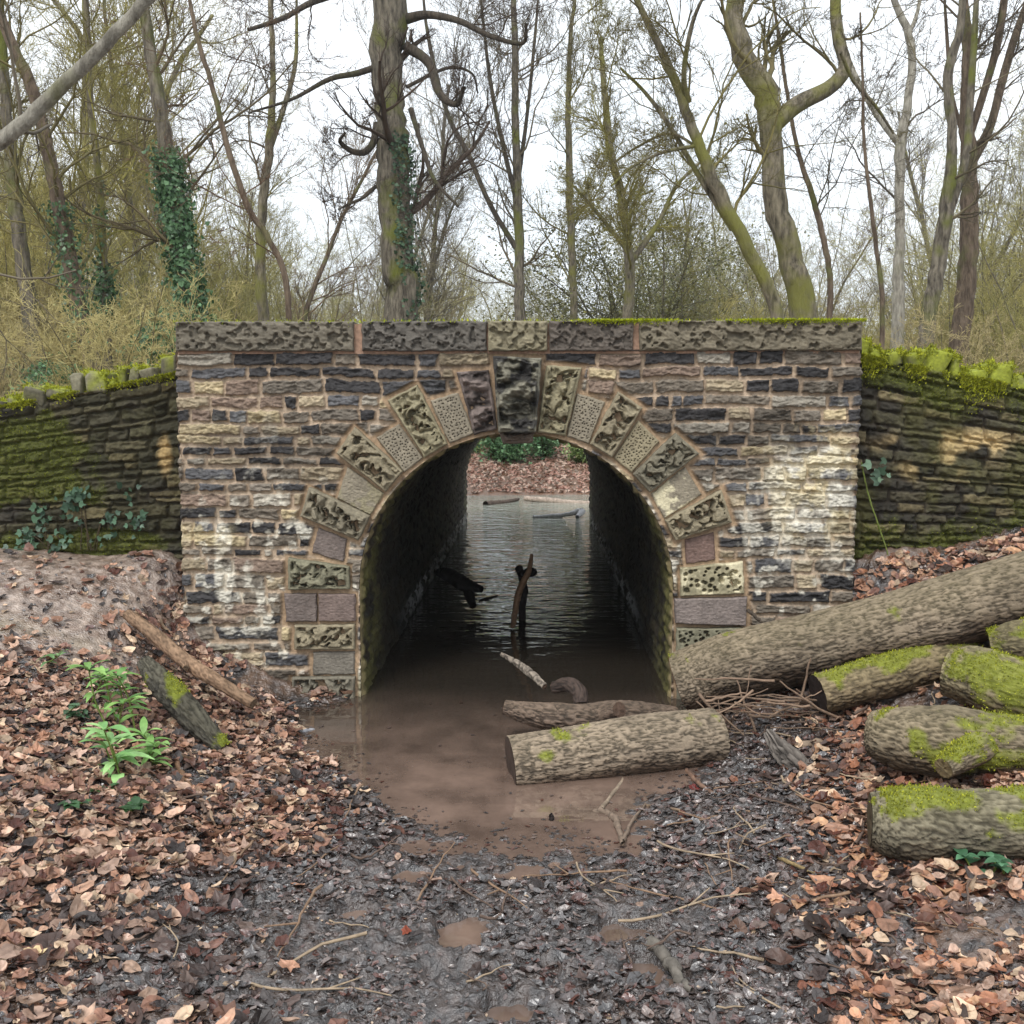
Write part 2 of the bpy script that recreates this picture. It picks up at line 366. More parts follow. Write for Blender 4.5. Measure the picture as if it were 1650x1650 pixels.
gc = mixc(gc, srgb(120, 88, 66), (GY > TY1) * 1.0)
gc = mixc(gc, srgb(118, 112, 60), sst(24, 34, GY))
ground = mesh('ground', np.stack([GX, GY, GZ], -1).reshape(-1, 3), grid_faces(len(gx), len(gy)), M_GROUND, None, gc.reshape(-1, 3))
tag(ground, kind='structure')

# water sheets: muddy pool through the tunnel and the pond beyond
wx = axis([(-9, -1.5, 0.5), (-1.5, 1.5, 0.25), (1.5, 9, 0.5)]); wy = axis([(2.6, 5.6, 0.25), (5.6, 30, 0.5)])
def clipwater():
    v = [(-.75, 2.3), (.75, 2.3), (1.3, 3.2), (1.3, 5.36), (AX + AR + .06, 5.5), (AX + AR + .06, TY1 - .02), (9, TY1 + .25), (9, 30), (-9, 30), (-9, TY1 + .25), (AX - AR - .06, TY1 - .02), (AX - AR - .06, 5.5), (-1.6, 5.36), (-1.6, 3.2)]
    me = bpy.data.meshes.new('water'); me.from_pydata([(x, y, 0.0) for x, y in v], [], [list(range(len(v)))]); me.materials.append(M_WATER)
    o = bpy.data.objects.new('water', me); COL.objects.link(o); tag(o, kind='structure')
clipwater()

# ------------------------------------------------------------------ masonry
def masonry(U, V, v0, v1, hmin, hmax, lmin, lmax, joint, seed, palette, depth=0.024, rough=0.010, mortar=None, round_=0.012):
    """height (outward), colour for coursed rubble evaluated at U (across), V (up)"""
    rs = np.random.RandomState(seed)
    wU = U + 0.010 * (fb2(U, V, 0.10, seed + 1, 2) - .5) * 2
    wV = V + 0.012 * (fb2(U, V, 0.22, seed + 2, 2) - .5) * 2 + 0.02 * (fb2(U, V * 0, 1.2, seed + 3, 2) - .5)
    rows = [v0]
    while rows[-1] < v1: rows.append(rows[-1] + rs.uniform(hmin, hmax))
    rows = np.array(rows); ri = np.clip(np.searchsorted(rows, wV) - 1, 0, len(rows) - 2)
    H = np.zeros_like(U); C = np.zeros(U.shape + (3,)); MK = np.zeros_like(U)
    u0, u1 = U.min() - 0.3, U.max() + 0.3
    for r in range(len(rows) - 1):
        m = ri == r
        if not m.any(): continue
        hrow = rows[r + 1] - rows[r]
        e = [u0 - rs.uniform(0, lmin)]
        while e[-1] < u1:
            L = rs.uniform(lmin, lmax) * (0.55 if rs.rand() < 0.25 else 1.0) * (0.7 + 0.3 * hrow / hmax)
            e.append(e[-1] + L)
        e = np.array(e); k = len(e) - 1
        uu, vv = wU[m], wV[m]; si = np.clip(np.searchsorted(e, uu) - 1, 0, k - 1)
        jt = joint * rs.uniform(0.3, 1.25, k); jb = joint * rs.uniform(0.3, 1.25, k); js = joint * rs.uniform(0.4, 1.1, k)
        sk = rs.uniform(-0.04, 0.04, k)
        cu = (e[si] + e[si + 1]) / 2
        dl = np.minimum(uu - e[si], e[si + 1] - uu) - js[si] / 2
        dt = rows[r + 1] - vv - jt[si] / 2 + sk[si] * (uu - cu); db = vv - rows[r] - jb[si] / 2 - sk[si] * (uu - cu) * 0.5
        dv = np.minimum(dt, db)
        rr = round_
        q = np.minimum(np.minimum(dl, dv), (dl + dv) * 0.7071 - 0.0025)
        q = q + 0.010 * (fb2(uu, vv, 0.035, seed + 5, 3, .6) - 0.5) * 2
        mk = sst(-0.002, rr, q)
        pro = rs.uniform(0.35, 1.15, k)[si]
        tilt = rs.uniform(-0.25, 0.25, k)[si] * (vv - rows[r] - hrow / 2)
        face = 1 - np.abs(2 * fb2(uu * 0.55 + si * 3.7, vv * 1.3, 0.045, seed + 6 + r % 5, 4, .62) - 1)
        H[m] = mk * (depth * pro + tilt + rough * 2.6 * (face - 0.65)) - (1 - mk) * 0.004 * fb2(uu, vv, 0.02, seed + 9, 2)
        pc = palette(rs, k, (e[:-1] + e[1:]) / 2, (rows[r] + rows[r + 1]) / 2)
        grain = fb2(uu, vv * 1.8, 0.05, seed + 12, 4)
        C[m] = pc[si] * (0.62 + 0.76 * grain)[..., None]
        MK[m] = mk
    mc = mortar if mortar is not None else srgb(150, 126, 108)
    mort = np.asarray(mc) * (0.75 + 0.5 * fb2(U, V, 0.06, seed + 20, 4))[..., None]
    return H, mixc(mort, C, sst(0.25, 0.75, MK)), MK

PAL = np.array([srgb(52, 50, 50), srgb(76, 75, 76), srgb(96, 87, 75), srgb(142, 127, 101), srgb(158, 141, 106), srgb(118, 99, 84), srgb(106, 97, 85), srgb(134, 126, 112)])
PAL = 1.24 * PAL * 0.82 + 0.18 * PAL.mean(1, keepdims=True)
def pal_front(rs, k, u, v):
    t = (v - 0.0) / 1.9
    top = np.array([.34, .18, .12, .06, .02, .10, .14, .04]); low = np.array([.10, .13, .16, .16, .10, .08, .15, .12])
    P = top * t + low * (1 - t)
    P = P / P.sum()
    i = rs.choice(len(PAL), k, p=P)
    return PAL[i] * rs.uniform(0.8, 1.2, (k, 1))
def blob(U, V, cx, cy, rx, ry, soft=0.5):
    return sst(1 + soft, 1 - soft, np.sqrt(((U - cx) / rx) ** 2 + ((V - cy) / ry) ** 2))
def fxy(px, py, Y=FY): p = at(px, py, Y=Y); return p[0], p[2]
FX0, FX1 = at(281, 540, Y=FY)[0], at(1390, 540, Y=FY)[0]
ZC0, ZC1 = at(830, 567, Y=FY)[2], at(830, 518, Y=FY)[2]      # underside and top of the coping

bridge = empty('stone_bridge', (AX, FY, 0), 'old masonry footbridge with a dark round arched tunnel over the muddy pool', 'bridge')
c_ver = srgb(134, 124, 102); c_grn = srgb(134, 126, 101); c_pur = srgb(108, 97, 91); c_pla = srgb(134, 125, 108); c_lime = srgb(206, 196, 164)
VOUS = [  # outline in photo pixels on the facade plane (tl, tr, br, bl), kind, proud, colour, second colour
 ('keystone', [(794, 574), (873, 577), (864, 697), (803, 697)], 'rock', .125, srgb(112, 108, 94), srgb(44, 42, 42)),
 ('voussoir', [(736, 599), (787, 596), (801, 691), (764, 701)], 'rock', .035, srgb(114, 102, 96), None),
 ('voussoir', [(693, 646), (737, 632), (764, 699), (724, 715)], 'dots', .018, c_pla, None),
 ('voussoir', [(624, 645), (672, 619), (721, 716), (684, 737)], 'worm', .045, c_grn, None),
 ('voussoir', [(606, 706), (642, 683), (682, 737), (651, 761)], 'dots', .016, c_pla, None),
 ('voussoir', [(571, 688), (649, 760), (621, 792), (542, 731)], 'worm', .045, c_ver, None),
 ('voussoir', [(560, 752), (618, 795), (597, 831), (543, 803)], 'plain', .014, c_pla, c_grn),
 ('voussoir', [(498, 785), (596, 832), (577, 871), (483, 832)], 'worm', .045, srgb(122, 114, 96), None),
 ('voussoir', [(513, 851), (559, 869), (553, 906), (502, 890)], 'plain', .012, c_pur, None),
 ('voussoir', [(464, 899), (562, 914), (562, 949), (464, 951)], 'worm', .040, srgb(120, 116, 96), None),
 ('voussoir', [(458, 957), (510, 957), (510, 1002), (461, 1002)], 'plain', .024, c_pur, None),
 ('voussoir', [(513, 957), (572, 958), (572, 1002), (513, 1002)], 'plain', .027, srgb(114, 99, 92), None),
 ('voussoir', [(474, 1008), (571, 1007), (571, 1047), (474, 1047)], 'worm', .036, c_ver, None),
 ('voussoir', [(504, 1051), (571, 1050), (571, 1087), (504, 1088)], 'plain', .015, srgb(112, 106, 96), None),
 ('voussoir', [(470, 1092), (571, 1091), (571, 1138), (470, 1138)], 'worm', .036, srgb(116, 110, 96), None),
 ('voussoir', [(880, 588), (938, 593), (911, 703), (866, 696)], 'worm', .045, c_grn, None),
 ('voussoir', [(930, 633), (975, 648), (949, 715), (913, 703)], 'dots', .016, c_pla, None),
 ('voussoir', [(996, 630), (1036, 657), (986, 737), (951, 715)], 'worm', .045, c_ver, None),
 ('voussoir', [(1029, 678), (1063, 711), (1018, 762), (988, 738)], 'dots', .016, srgb(138, 128, 104), None),
 ('voussoir', [(1089, 697), (1127, 731), (1047, 794), (1020, 764)], 'worm', .045, srgb(112, 106, 90), None),
 ('voussoir', [(1104, 752), (1131, 797), (1071, 836), (1049, 797)], 'plain', .012, c_pla, c_lime),
 ('voussoir', [(1163, 789), (1180, 842), (1089, 871), (1072, 839)], 'worm', .045, c_ver, None),
 ('voussoir', [(1103, 870), (1150, 858), (1153, 903), (1106, 909)], 'plain', .012, srgb(108, 88, 80), None),
 ('voussoir', [(1097, 916), (1197, 905), (1200, 957), (1097, 961)], 'holes', .035, srgb(142, 134, 108), c_lime),
 ('voussoir', [(1087, 966), (1204, 963), (1203, 1009), (1089, 1005)], 'plain', .042, srgb(120, 109, 103), None),
 ('voussoir', [(1090, 1013), (1199, 1012), (1197, 1056), (1090, 1060)], 'holes', .034, srgb(124, 120, 100), None),
 ('voussoir', [(1090, 1064), (1197, 1060), (1197, 1138), (1090, 1138)], 'plain', .015, srgb(118, 114, 98), None),
]
def front_wall():
    s = 0.0042
    us = np.linspace(FX0, FX1, int((FX1 - FX0) / s)); vs = np.linspace(-0.2, ZC0 + 0.01, int((ZC0 + 0.21) / s))
    U, V = np.meshgrid(us, vs, indexing='ij')
    H, C, MK = masonry(U, V, -0.25, 2.0, 0.052, 0.092, 0.11, 0.38, 0.017, 12, pal_front, mortar=srgb(166, 147, 126), round_=.007, rough=.013, depth=.019)
    # lime bloom and damp algae: stains with their own outlines
    st = fb2(U, V, 0.11, 55, 5); st2 = fb2(U * 1.6, V * 0.5, 0.09, 66, 4)
    def at2(a, b): return fxy(a, b)
    w = 0
    for (a, b, rx, ry, k) in [(362, 905, .055, .24, 1.1), (405, 900, .05, .2, .7), (462, 920, .02, .12, 1.1), (1290, 800, .27, .30, .8), (1340, 760, .13, .40, .8), (1240, 850, .22, .25, .55), (1100, 800, .1, .14, .6), (480, 700, .5, .12, .25), (1110, 905, .14, .1, .7), (560, 870, .1, .08, .4)]:
        cx, cy = at2(a, b); w = np.maximum(w, k * blob(U, V, cx, cy, rx, ry))
    m = sst(0.56, 0.70, st * 0.55 + st2 * 0.45 + 0.20 * w) * np.clip(w * 1.3, 0, 1) * (.45 + .75 * fb2(U, V, .018, 57, 3))
    m = np.maximum(m, .75 * sst(.60, .72, fb2(U, V, .06, 58, 4)) * (.25 + .75 * blob(U, V, -.1, .6, 2.2, .75)) * sst(1.7, .9, V))
    C = mixc(C, srgb(214, 208, 192), m * 0.85)
    cr = np.maximum(blob(U, V, *fxy(1320, 780), .26, .30), blob(U, V, *fxy(330, 860), .14, .1))
    C = mixc(C, srgb(196, 180, 138), cr * sst(0.47, 0.60, fb2(U, V, 0.10, 71, 5, .6)) * 0.5)
    dk = sst(0.52, 0.66, fb2(U * 0.7, V, 0.28, 81, 4)) * sst(0.4, 1.6, V)
    C = C * (1 - 0.38 * dk)[..., None]
    al = sst(0.50, 0.66, fb2(U, V, 0.2, 83, 4)) * sst(0.45, 0.05, V) * 0.6
    C = mixc(C, srgb(120, 112, 66), al)
    ring = np.zeros_like(U)               # mortar bed behind and around the dressed arch stones
    for _, q, *_r in VOUS:
        P = np.array([fxy(*p) for p in q]); d = np.full_like(U, 9.0)
        for a_ in range(4):
            p0, p1 = P[a_], P[(a_ + 1) % 4]; t_ = (p1 - p0) / np.linalg.norm(p1 - p0)
            d = np.minimum(d, -((U - p0[0]) * -t_[1] + (V - p0[1]) * t_[0]))
        ring = np.maximum(ring, sst(-0.030, -0.012, d + 0.012 * (st - .5)))
    H = H * (1 - ring) - 0.002 * ring + 0.004 * ring * (st2 - .5); C = mixc(C, srgb(158, 134, 108) * (0.7 + 0.6 * st)[..., None], ring)
    edge = 1 - sst(0, 0.02, np.minimum(U - FX0, FX1 - U)); 
    Y = FY - H + edge * 0.012
    UU = U.copy(); side = np.where(U < 0, 1, -1) * (U <= FX0 + s * 2) + 0
    UU = np.where(U < FX0 + s / 2, U + 0.012 * (fb2(V, V * 0, 0.08, 7, 2) - 0.3), UU); UU = np.where(U > FX1 - s / 2, U + 0.02 * (fb2(V, V * 0 + 5, 0.05, 8, 2) - 0.6), UU)
    # arch hole
    dx, dz = U - AX, V - AZ
    r = np.where(dz > 0, np.sqrt(dx ** 2 + dz ** 2), np.abs(dx))
    inside = r < AR
    f = grid_faces(len(us), len(vs))
    keep = ~inside.ravel()[f].all(1); f = f[keep]
    used = np.zeros(U.size, bool); used[f.ravel()] = True
    mv = used.reshape(U.shape) & inside
    k = np.where(mv, AR / np.maximum(r, 1e-6), 1)
    UU = np.where(mv, AX + dx * k, UU); VV = np.where(mv & (dz > 0), AZ + dz * k, V)
    v = np.stack([UU, Y, VV], -1).reshape(-1, 3); c = C.reshape(-1, 3)
    # returns of the pier running back to the wing walls
    remap = -np.ones(U.size, int); remap[used] = np.arange(used.sum())
    bag = Bag(); bag.add(v[used], remap[f], c[used])
    for sx in (0, 1):
        yy = np.linspace(FY, 5.95, 40); V2, Y2 = np.meshgrid(vs[::3], yy, indexing='ij')
        H2, C2, _ = masonry(Y2, V2, -0.25, 2.0, 0.062, 0.086, 0.14, 0.3, 0.02, 15 + sx, pal_front)
        X2 = (FX1 - 0.012 + H2 * .5) if sx else (FX0 + 0.012 - H2 * .5)
        bag.add(np.stack([X2, Y2, V2], -1).reshape(-1, 3), grid_faces(V2.shape[0], V2.shape[1], flip=bool(sx)), C2.reshape(-1, 3))
    bag.build('wall', M_STONE, bridge)
front_wall()

def block(name, quad, proud, kind, col, seed, back=0.16, res=0.0026, col2=None, yplane=None, parent=None, mat=None, border=0.10):
    """dressed stone: front outline quad (tl, tr, br, bl in x,z), tooled face with real relief, sides running back into the wall"""
    q = np.array(quad, float)
    tl, tr, br, bl = q
    w = max(np.linalg.norm(tr - tl), np.linalg.norm(br - bl)); h = max(np.linalg.norm(tl - bl), np.linalg.norm(tr - br))
    nu, nv = max(12, int(w / res)), max(12, int(h / res))
    U, V = np.meshgrid(np.linspace(0, 1, nu), np.linspace(0, 1, nv), indexing='ij')
    a, b = U[..., None], V[..., None]
    P = (bl * (1 - a) + br * a) * (1 - b) + (tl * (1 - a) + tr * a) * b
    X, Z = P[..., 0], P[..., 1]
    # ragged outline
    X = X + 0.004 * (fb2(V * h * 8, U * 3, 0.3, seed, 2) - .5) * 2 * (np.abs(U - .5) > .49); Z = Z + 0.004 * (fb2(U * w * 8, V * 3, 0.3, seed + 1, 2) - .5) * 2
    m = np.minimum(np.minimum(U, 1 - U) * w, np.minimum(V, 1 - V) * h)
    edge = 1 - sst(0, 0.009, m + 0.002)
    H = np.full_like(U, proud) - edge * 0.010
    cc = np.asarray(col) * (0.72 + 0.56 * fb2(X, Z, 0.05, seed + 3, 4))[..., None]
    ins = sst(0.010, 0.026, m)
    if kind == 'worm':        # vermiculated: winding pockets between rounded ridges
        wx_, wz_ = X + 0.045 * (fb2(X, Z, 0.05, seed + 5, 2) - .5), Z + 0.045 * (fb2(X, Z, 0.05, seed + 6, 2) - .5)
        n = fb2(wx_, wz_, 0.033, seed + 7, 2, 0.4); n = .75 * n + .25 * fb2(X, Z, 0.016, seed + 13, 2)
        pit = sst(0.50, 0.30, n); rid_ = np.abs(2 * fb2(wx_ + .5, wz_, 0.050, seed + 17, 2, .4) - 1)
        H = H + ins * (0.034 * sst(0, .40, rid_) - 0.014 - 0.056 * pit + 0.012 * (fb2(X, Z, 0.02, seed + 8, 2) - .5)); pit = np.maximum(pit, sst(.16, 0, rid_))
        cc = mixc(cc, cc * 0.62, ins * pit * 0.8)
    elif kind == 'holes':     # drilled round pockets
        rs = np.random.RandomState(seed); pit = np.zeros_like(U)
        for _ in range(int(w * h / 0.0009)):
            x0, z0 = rs.rand(2); r0 = rs.uniform(0.008, 0.017)
            px_, pz_ = (bl * (1 - x0) + br * x0) * (1 - z0) + (tl * (1 - x0) + tr * x0) * z0
            pit = np.maximum(pit, sst(r0, r0 * 0.45, np.hypot(X - px_, Z - pz_)))
        H = H + ins * (-0.035 * pit + 0.01 * (fb2(X, Z, 0.03, seed + 8, 2) - .5)); cc = mixc(cc, cc * 0.6, ins * pit * 0.7)
    elif kind == 'dots':      # punched dots in staggered rows
        g = 0.0165; a_ = math.atan2((tr - tl)[1], (tr - tl)[0])
        xr = X * math.cos(a_) + Z * math.sin(a_); zr = -X * math.sin(a_) + Z * math.cos(a_)
        rw = np.floor(zr / g); xs = xr + (rw % 2) * g / 2 + 0.003 * (_h(rw, rw, seed=seed) - .5)
        cxn = np.floor(xs / g); d = np.hypot((xs / g - cxn - .5 + .7 * (_h(cxn, rw, seed=seed) - .5)), (zr / g - rw - .5 + .7 * (_h(rw, cxn, seed=seed + 1) - .5)))
        pit = sst(0.30, 0.12, d) * sst(0.01, 0.016, m)
        H = H - 0.010 * pit + 0.004 * (fb2(X, Z, 0.03, seed + 8, 2) - .5); cc = mixc(cc, cc * 0.5, pit)
    elif kind == 'peck':      # rock-faced coping
        n = 1 - np.abs(2 * fb2(X * 0.6 + 0.4 * Z, Z, 0.040, seed + 7, 3) - 1)
        n2_ = fb2(X, Z, 0.028, seed + 9, 2)
        pit = sst(0.50, 0.34, n2_)
        H = H + sst(0.003, 0.015, m) * (0.020 * (n - 0.6) - 0.020 * pit + 0.014 * (fb2(X, Z, 0.12, seed + 8, 2) - .5)); cc = mixc(cc, cc * 0.66, pit * 0.6)
    elif kind == 'rock':      # weathered to rough knobs
        n = fb2(X, Z * 1.5, 0.075, seed + 7, 3, 0.45); rr = 1 - np.abs(2 * fb2(X, Z * 1.6, 0.09, seed + 4, 3) - 1)
        H = H + ins * ((0.20 if name == 'keystone' else 0.13) * (n - 0.52) + 0.07 * (rr - 0.7)); cc = mixc(cc, cc * 0.35, sst(.56, .42, n))
    else:                     # plain, finely tooled
        H = H + 0.003 * (fb2(X, Z * 2, 0.015, seed + 7, 3) - .5) * 2 + 0.006 * (fb2(X, Z, 0.08, seed + 8, 2) - .5)
    if col2 is not None: cc = mixc(cc, np.asarray(col2), sst(0.48, 0.60, fb2(X, Z, 0.06, seed + 11, 4)) * 0.85)
    yp = FY if yplane is None else yplane
    v = np.stack([X, yp - H, Z], -1)
    bag = Bag(); bag.add(v.reshape(-1, 3), grid_faces(nu, nv), cc.reshape(-1, 3))
    ring = np.concatenate([v[:, 0], v[-1, 1:], v[-2::-1, -1], v[0, -2:0:-1]]); rc = np.concatenate([cc[:, 0], cc[-1, 1:], cc[-2::-1, -1], cc[0, -2:0:-1]])
    K = len(ring); bk = ring.copy(); bk[:, 1] = yp + back
    i = np.arange(K); j = (i + 1) % K
    md = ring.copy(); md[:, 1] = np.minimum(ring[:, 1] + 0.006, yp)
    vv = np.concatenate([ring, md, bk]); f = np.concatenate([np.stack([i, i + K, j + K, j], 1), np.stack([i + K, i + 2 * K, j + 2 * K, j + K], 1)])
    bag.add(vv, f, np.concatenate([rc, rc, rc * 0.9]))
    return bag.build(name, mat or M_BLOCK, parent or bridge)
for k, (nm, q, kd, pr, c1, c2) in enumerate(VOUS):
    block(nm, [fxy(*p, Y=FY - pr * 0.9) for p in q], pr, kd, c1, 100 + 13 * k, back=0.22, col2=c2)
# the broken lower lip of the keystone
block('keystone_lip', [fxy(804, 694), fxy(862, 693), fxy(858, 713), fxy(811, 715)], 0.045, 'rock', srgb(92, 80, 70), 977, back=0.2)
for k, (a, b, c1, t) in enumerate([(281, 568, srgb(106, 99, 86), 0), (582, 784, srgb(90, 85, 78), 0), (786, 882, srgb(124, 116, 94), 1), (885, 1021, srgb(92, 84, 76), 0), (1031, 1391, srgb(106, 98, 82), 0)]):
    o = block('coping_stone', [(at(a, 518, Y=FY - .05)[0], ZC1), (at(b, 518, Y=FY - .05)[0], ZC1 + (.004 if k > 2 else 0)), (at(b, 518, Y=FY - .05)[0], ZC0 + .004), (at(a, 518, Y=FY - .05)[0], ZC0 + .004)], 0.045 + (.012 if t else 0), 'peck', c1, 700 + 17 * k, back=0.36, res=0.0036)
def bedding():
    """pink mortar core under the coping, open in the two wide joints"""
    x0, x1 = FX0 + .02, FX1 - .02
    v = np.array([(x0, FY - .012, ZC0 - .01), (x1, FY - .012, ZC0 - .01), (x1, FY - .012, ZC1 - .012), (x0, FY - .012, ZC1 - .012), (x0, FY + .34, ZC0 - .01), (x1, FY + .34, ZC0 - .01), (x1, FY + .34, ZC1 - .012), (x0, FY + .34, ZC1 - .012)])
    f = np.array([(0, 1, 2, 3), (3, 2, 6, 7), (5, 4, 7, 6), (1, 5, 6, 2), (4, 0, 3, 7)])
    mesh('mortar_bed', v, f, M_STONE, bridge, np.tile(srgb(156, 126, 106), (8, 1)), smooth=False)
bedding()

def tunnel():
    straight = AZ + 0.25; arc = math.pi * AR; tot = 2 * straight + arc
    ns = 300; sL = np.linspace(0, tot, ns); yy = np.concatenate([np.linspace(FY + 0.0, 8.0, 190), np.linspace(8.03, TY1, 210)])
    Sg, Yg = np.meshgrid(sL, yy, indexing='ij')
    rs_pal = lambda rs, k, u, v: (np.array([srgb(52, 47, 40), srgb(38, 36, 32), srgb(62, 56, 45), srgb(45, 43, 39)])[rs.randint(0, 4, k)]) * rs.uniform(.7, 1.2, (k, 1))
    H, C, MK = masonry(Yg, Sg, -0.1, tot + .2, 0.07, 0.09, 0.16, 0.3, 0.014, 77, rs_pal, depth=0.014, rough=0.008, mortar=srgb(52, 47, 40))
    H = H * sst(FY, FY + .06, Yg)
    R = AR - H
    th = (Sg - straight) / AR                      # 0..pi over the arc
    X = np.where(Sg < straight, AX - R, np.where(Sg > straight + arc, AX + R, AX - R * np.cos(np.clip(th, 0, math.pi))))
    Z = np.where(Sg < straight, AZ - (straight - Sg), np.where(Sg > straight + arc, AZ - (Sg - straight - arc), AZ + R * np.sin(np.clip(th, 0, math.pi))))
    g = sst(6.4, FY, Yg) * sst(0.36, 0.58, fb2(Yg, Sg, 0.15, 21, 4)); C = mixc(C, srgb(112, 108, 62), g * 0.7)
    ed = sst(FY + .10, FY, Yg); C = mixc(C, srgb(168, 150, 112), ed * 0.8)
    lime = sst(0.10, 0.04, np.abs(Z - 0.07 - 0.03 * fb2(Yg, Sg * 0, 0.4, 5, 2))) * sst(0.42, 0.56, fb2(Yg, Sg, 0.10, 23, 4)) * sst(6.6, 8.5, Yg)
    C = mixc(C, srgb(226, 226, 226), lime)
    lime2 = sst(12.6, TY1, Yg) * sst(0.45, 0.6, fb2(Yg, Sg, 0.2, 29, 3)); C = mixc(C, srgb(150, 146, 120), lime2 * 0.7)
    v = np.stack([X, Yg, Z], -1).reshape(-1, 3)
    mesh('tunnel_lining', v, grid_faces(ns, len(yy), flip=True), M_TUNNEL, bridge, C.reshape(-1, 3))
    # far face of the bridge
    us = np.linspace(-2.4, 2.2, 200); vs = np.linspace(-.3, 1.85, 110); U, V = np.meshgrid(us, vs, indexing='ij')
    H, C, _ = masonry(U, V, -0.3, 2, .07, .1, .15, .4, .02, 5, pal_front)
    dx, dz = U - AX, V - AZ; r = np.where(dz > 0, np.hypot(dx, dz), np.abs(dx)); ins = r < AR
    f = grid_faces(200, 110, flip=True); f = f[~ins.ravel()[f].all(1)]
    us_ = np.zeros(U.size, bool); us_[f.ravel()] = True; mv = us_.reshape(U.shape) & ins; k = np.where(mv, AR / np.maximum(r, 1e-6), 1)
    v = np.stack([np.where(mv, AX + dx * k, U), TY1 + H, np.where(mv & (dz > 0), AZ + dz * k, V)], -1).reshape(-1, 3)
    re = -np.ones(U.size, int); re[us_] = np.arange(us_.sum())
    mesh('rear_wall', v[us_], re[f], M_STONE, bridge, C.reshape(-1, 3)[us_])
tunnel()
def deck():
    xs = np.linspace(-2.2, 2.0, 30); ys = np.linspace(FY + .3, TY1 - .02, 40); X, Y = np.meshgrid(xs, ys, indexing='ij')
    Z = 1.47 + 0.04 * fb2(X, Y, .5, 3, 3)
    o = mesh('path', np.stack([X, Y, Z], -1).reshape(-1, 3), grid_faces(30, 40), M_GROUND, None, np.tile(srgb(120, 100, 80), (X.size, 1))); tag(o, kind='structure')
deck()

# ------------------------------------------------------------------ wing walls
WY = 5.66
PAL_W = np.array([srgb(82, 76, 60), srgb(60, 56, 48), srgb(104, 94, 70), srgb(74, 70, 54), srgb(50, 47, 41)])
def pal_wing(rs, k, u, v): return PAL_W[rs.randint(0, 5, k)] * rs.uniform(.6, 1.1, (k, 1))
def moss_tufts(bag, pts, nrm, seed, size=0.010, c1=srgb(150, 160, 40), c2=srgb(84, 96, 24), up=0.5):
    rs = np.random.RandomState(seed); N = len(pts)
    if not N: return
    d = nrm + rs.normal(0, .55, (N, 3)) + np.array([0, 0, up]); d /= np.linalg.norm(d, axis=1, keepdims=True)
    s = np.cross(d, rs.normal(0, 1, (N, 3))); s /= np.linalg.norm(s, axis=1, keepdims=True) + 1e-9
    L = size * rs.uniform(.5, 1.3, N)[:, None]
    v = np.stack([pts - s * L * .32, pts + s * L * .32, pts + d * L], 1).reshape(-1, 3)
    f = np.arange(3 * N).reshape(-1, 3); t = rs.rand(N) ** 1.2
    bag.add(v, f, np.repeat(mixc(c2, c1, t), 3, axis=0))
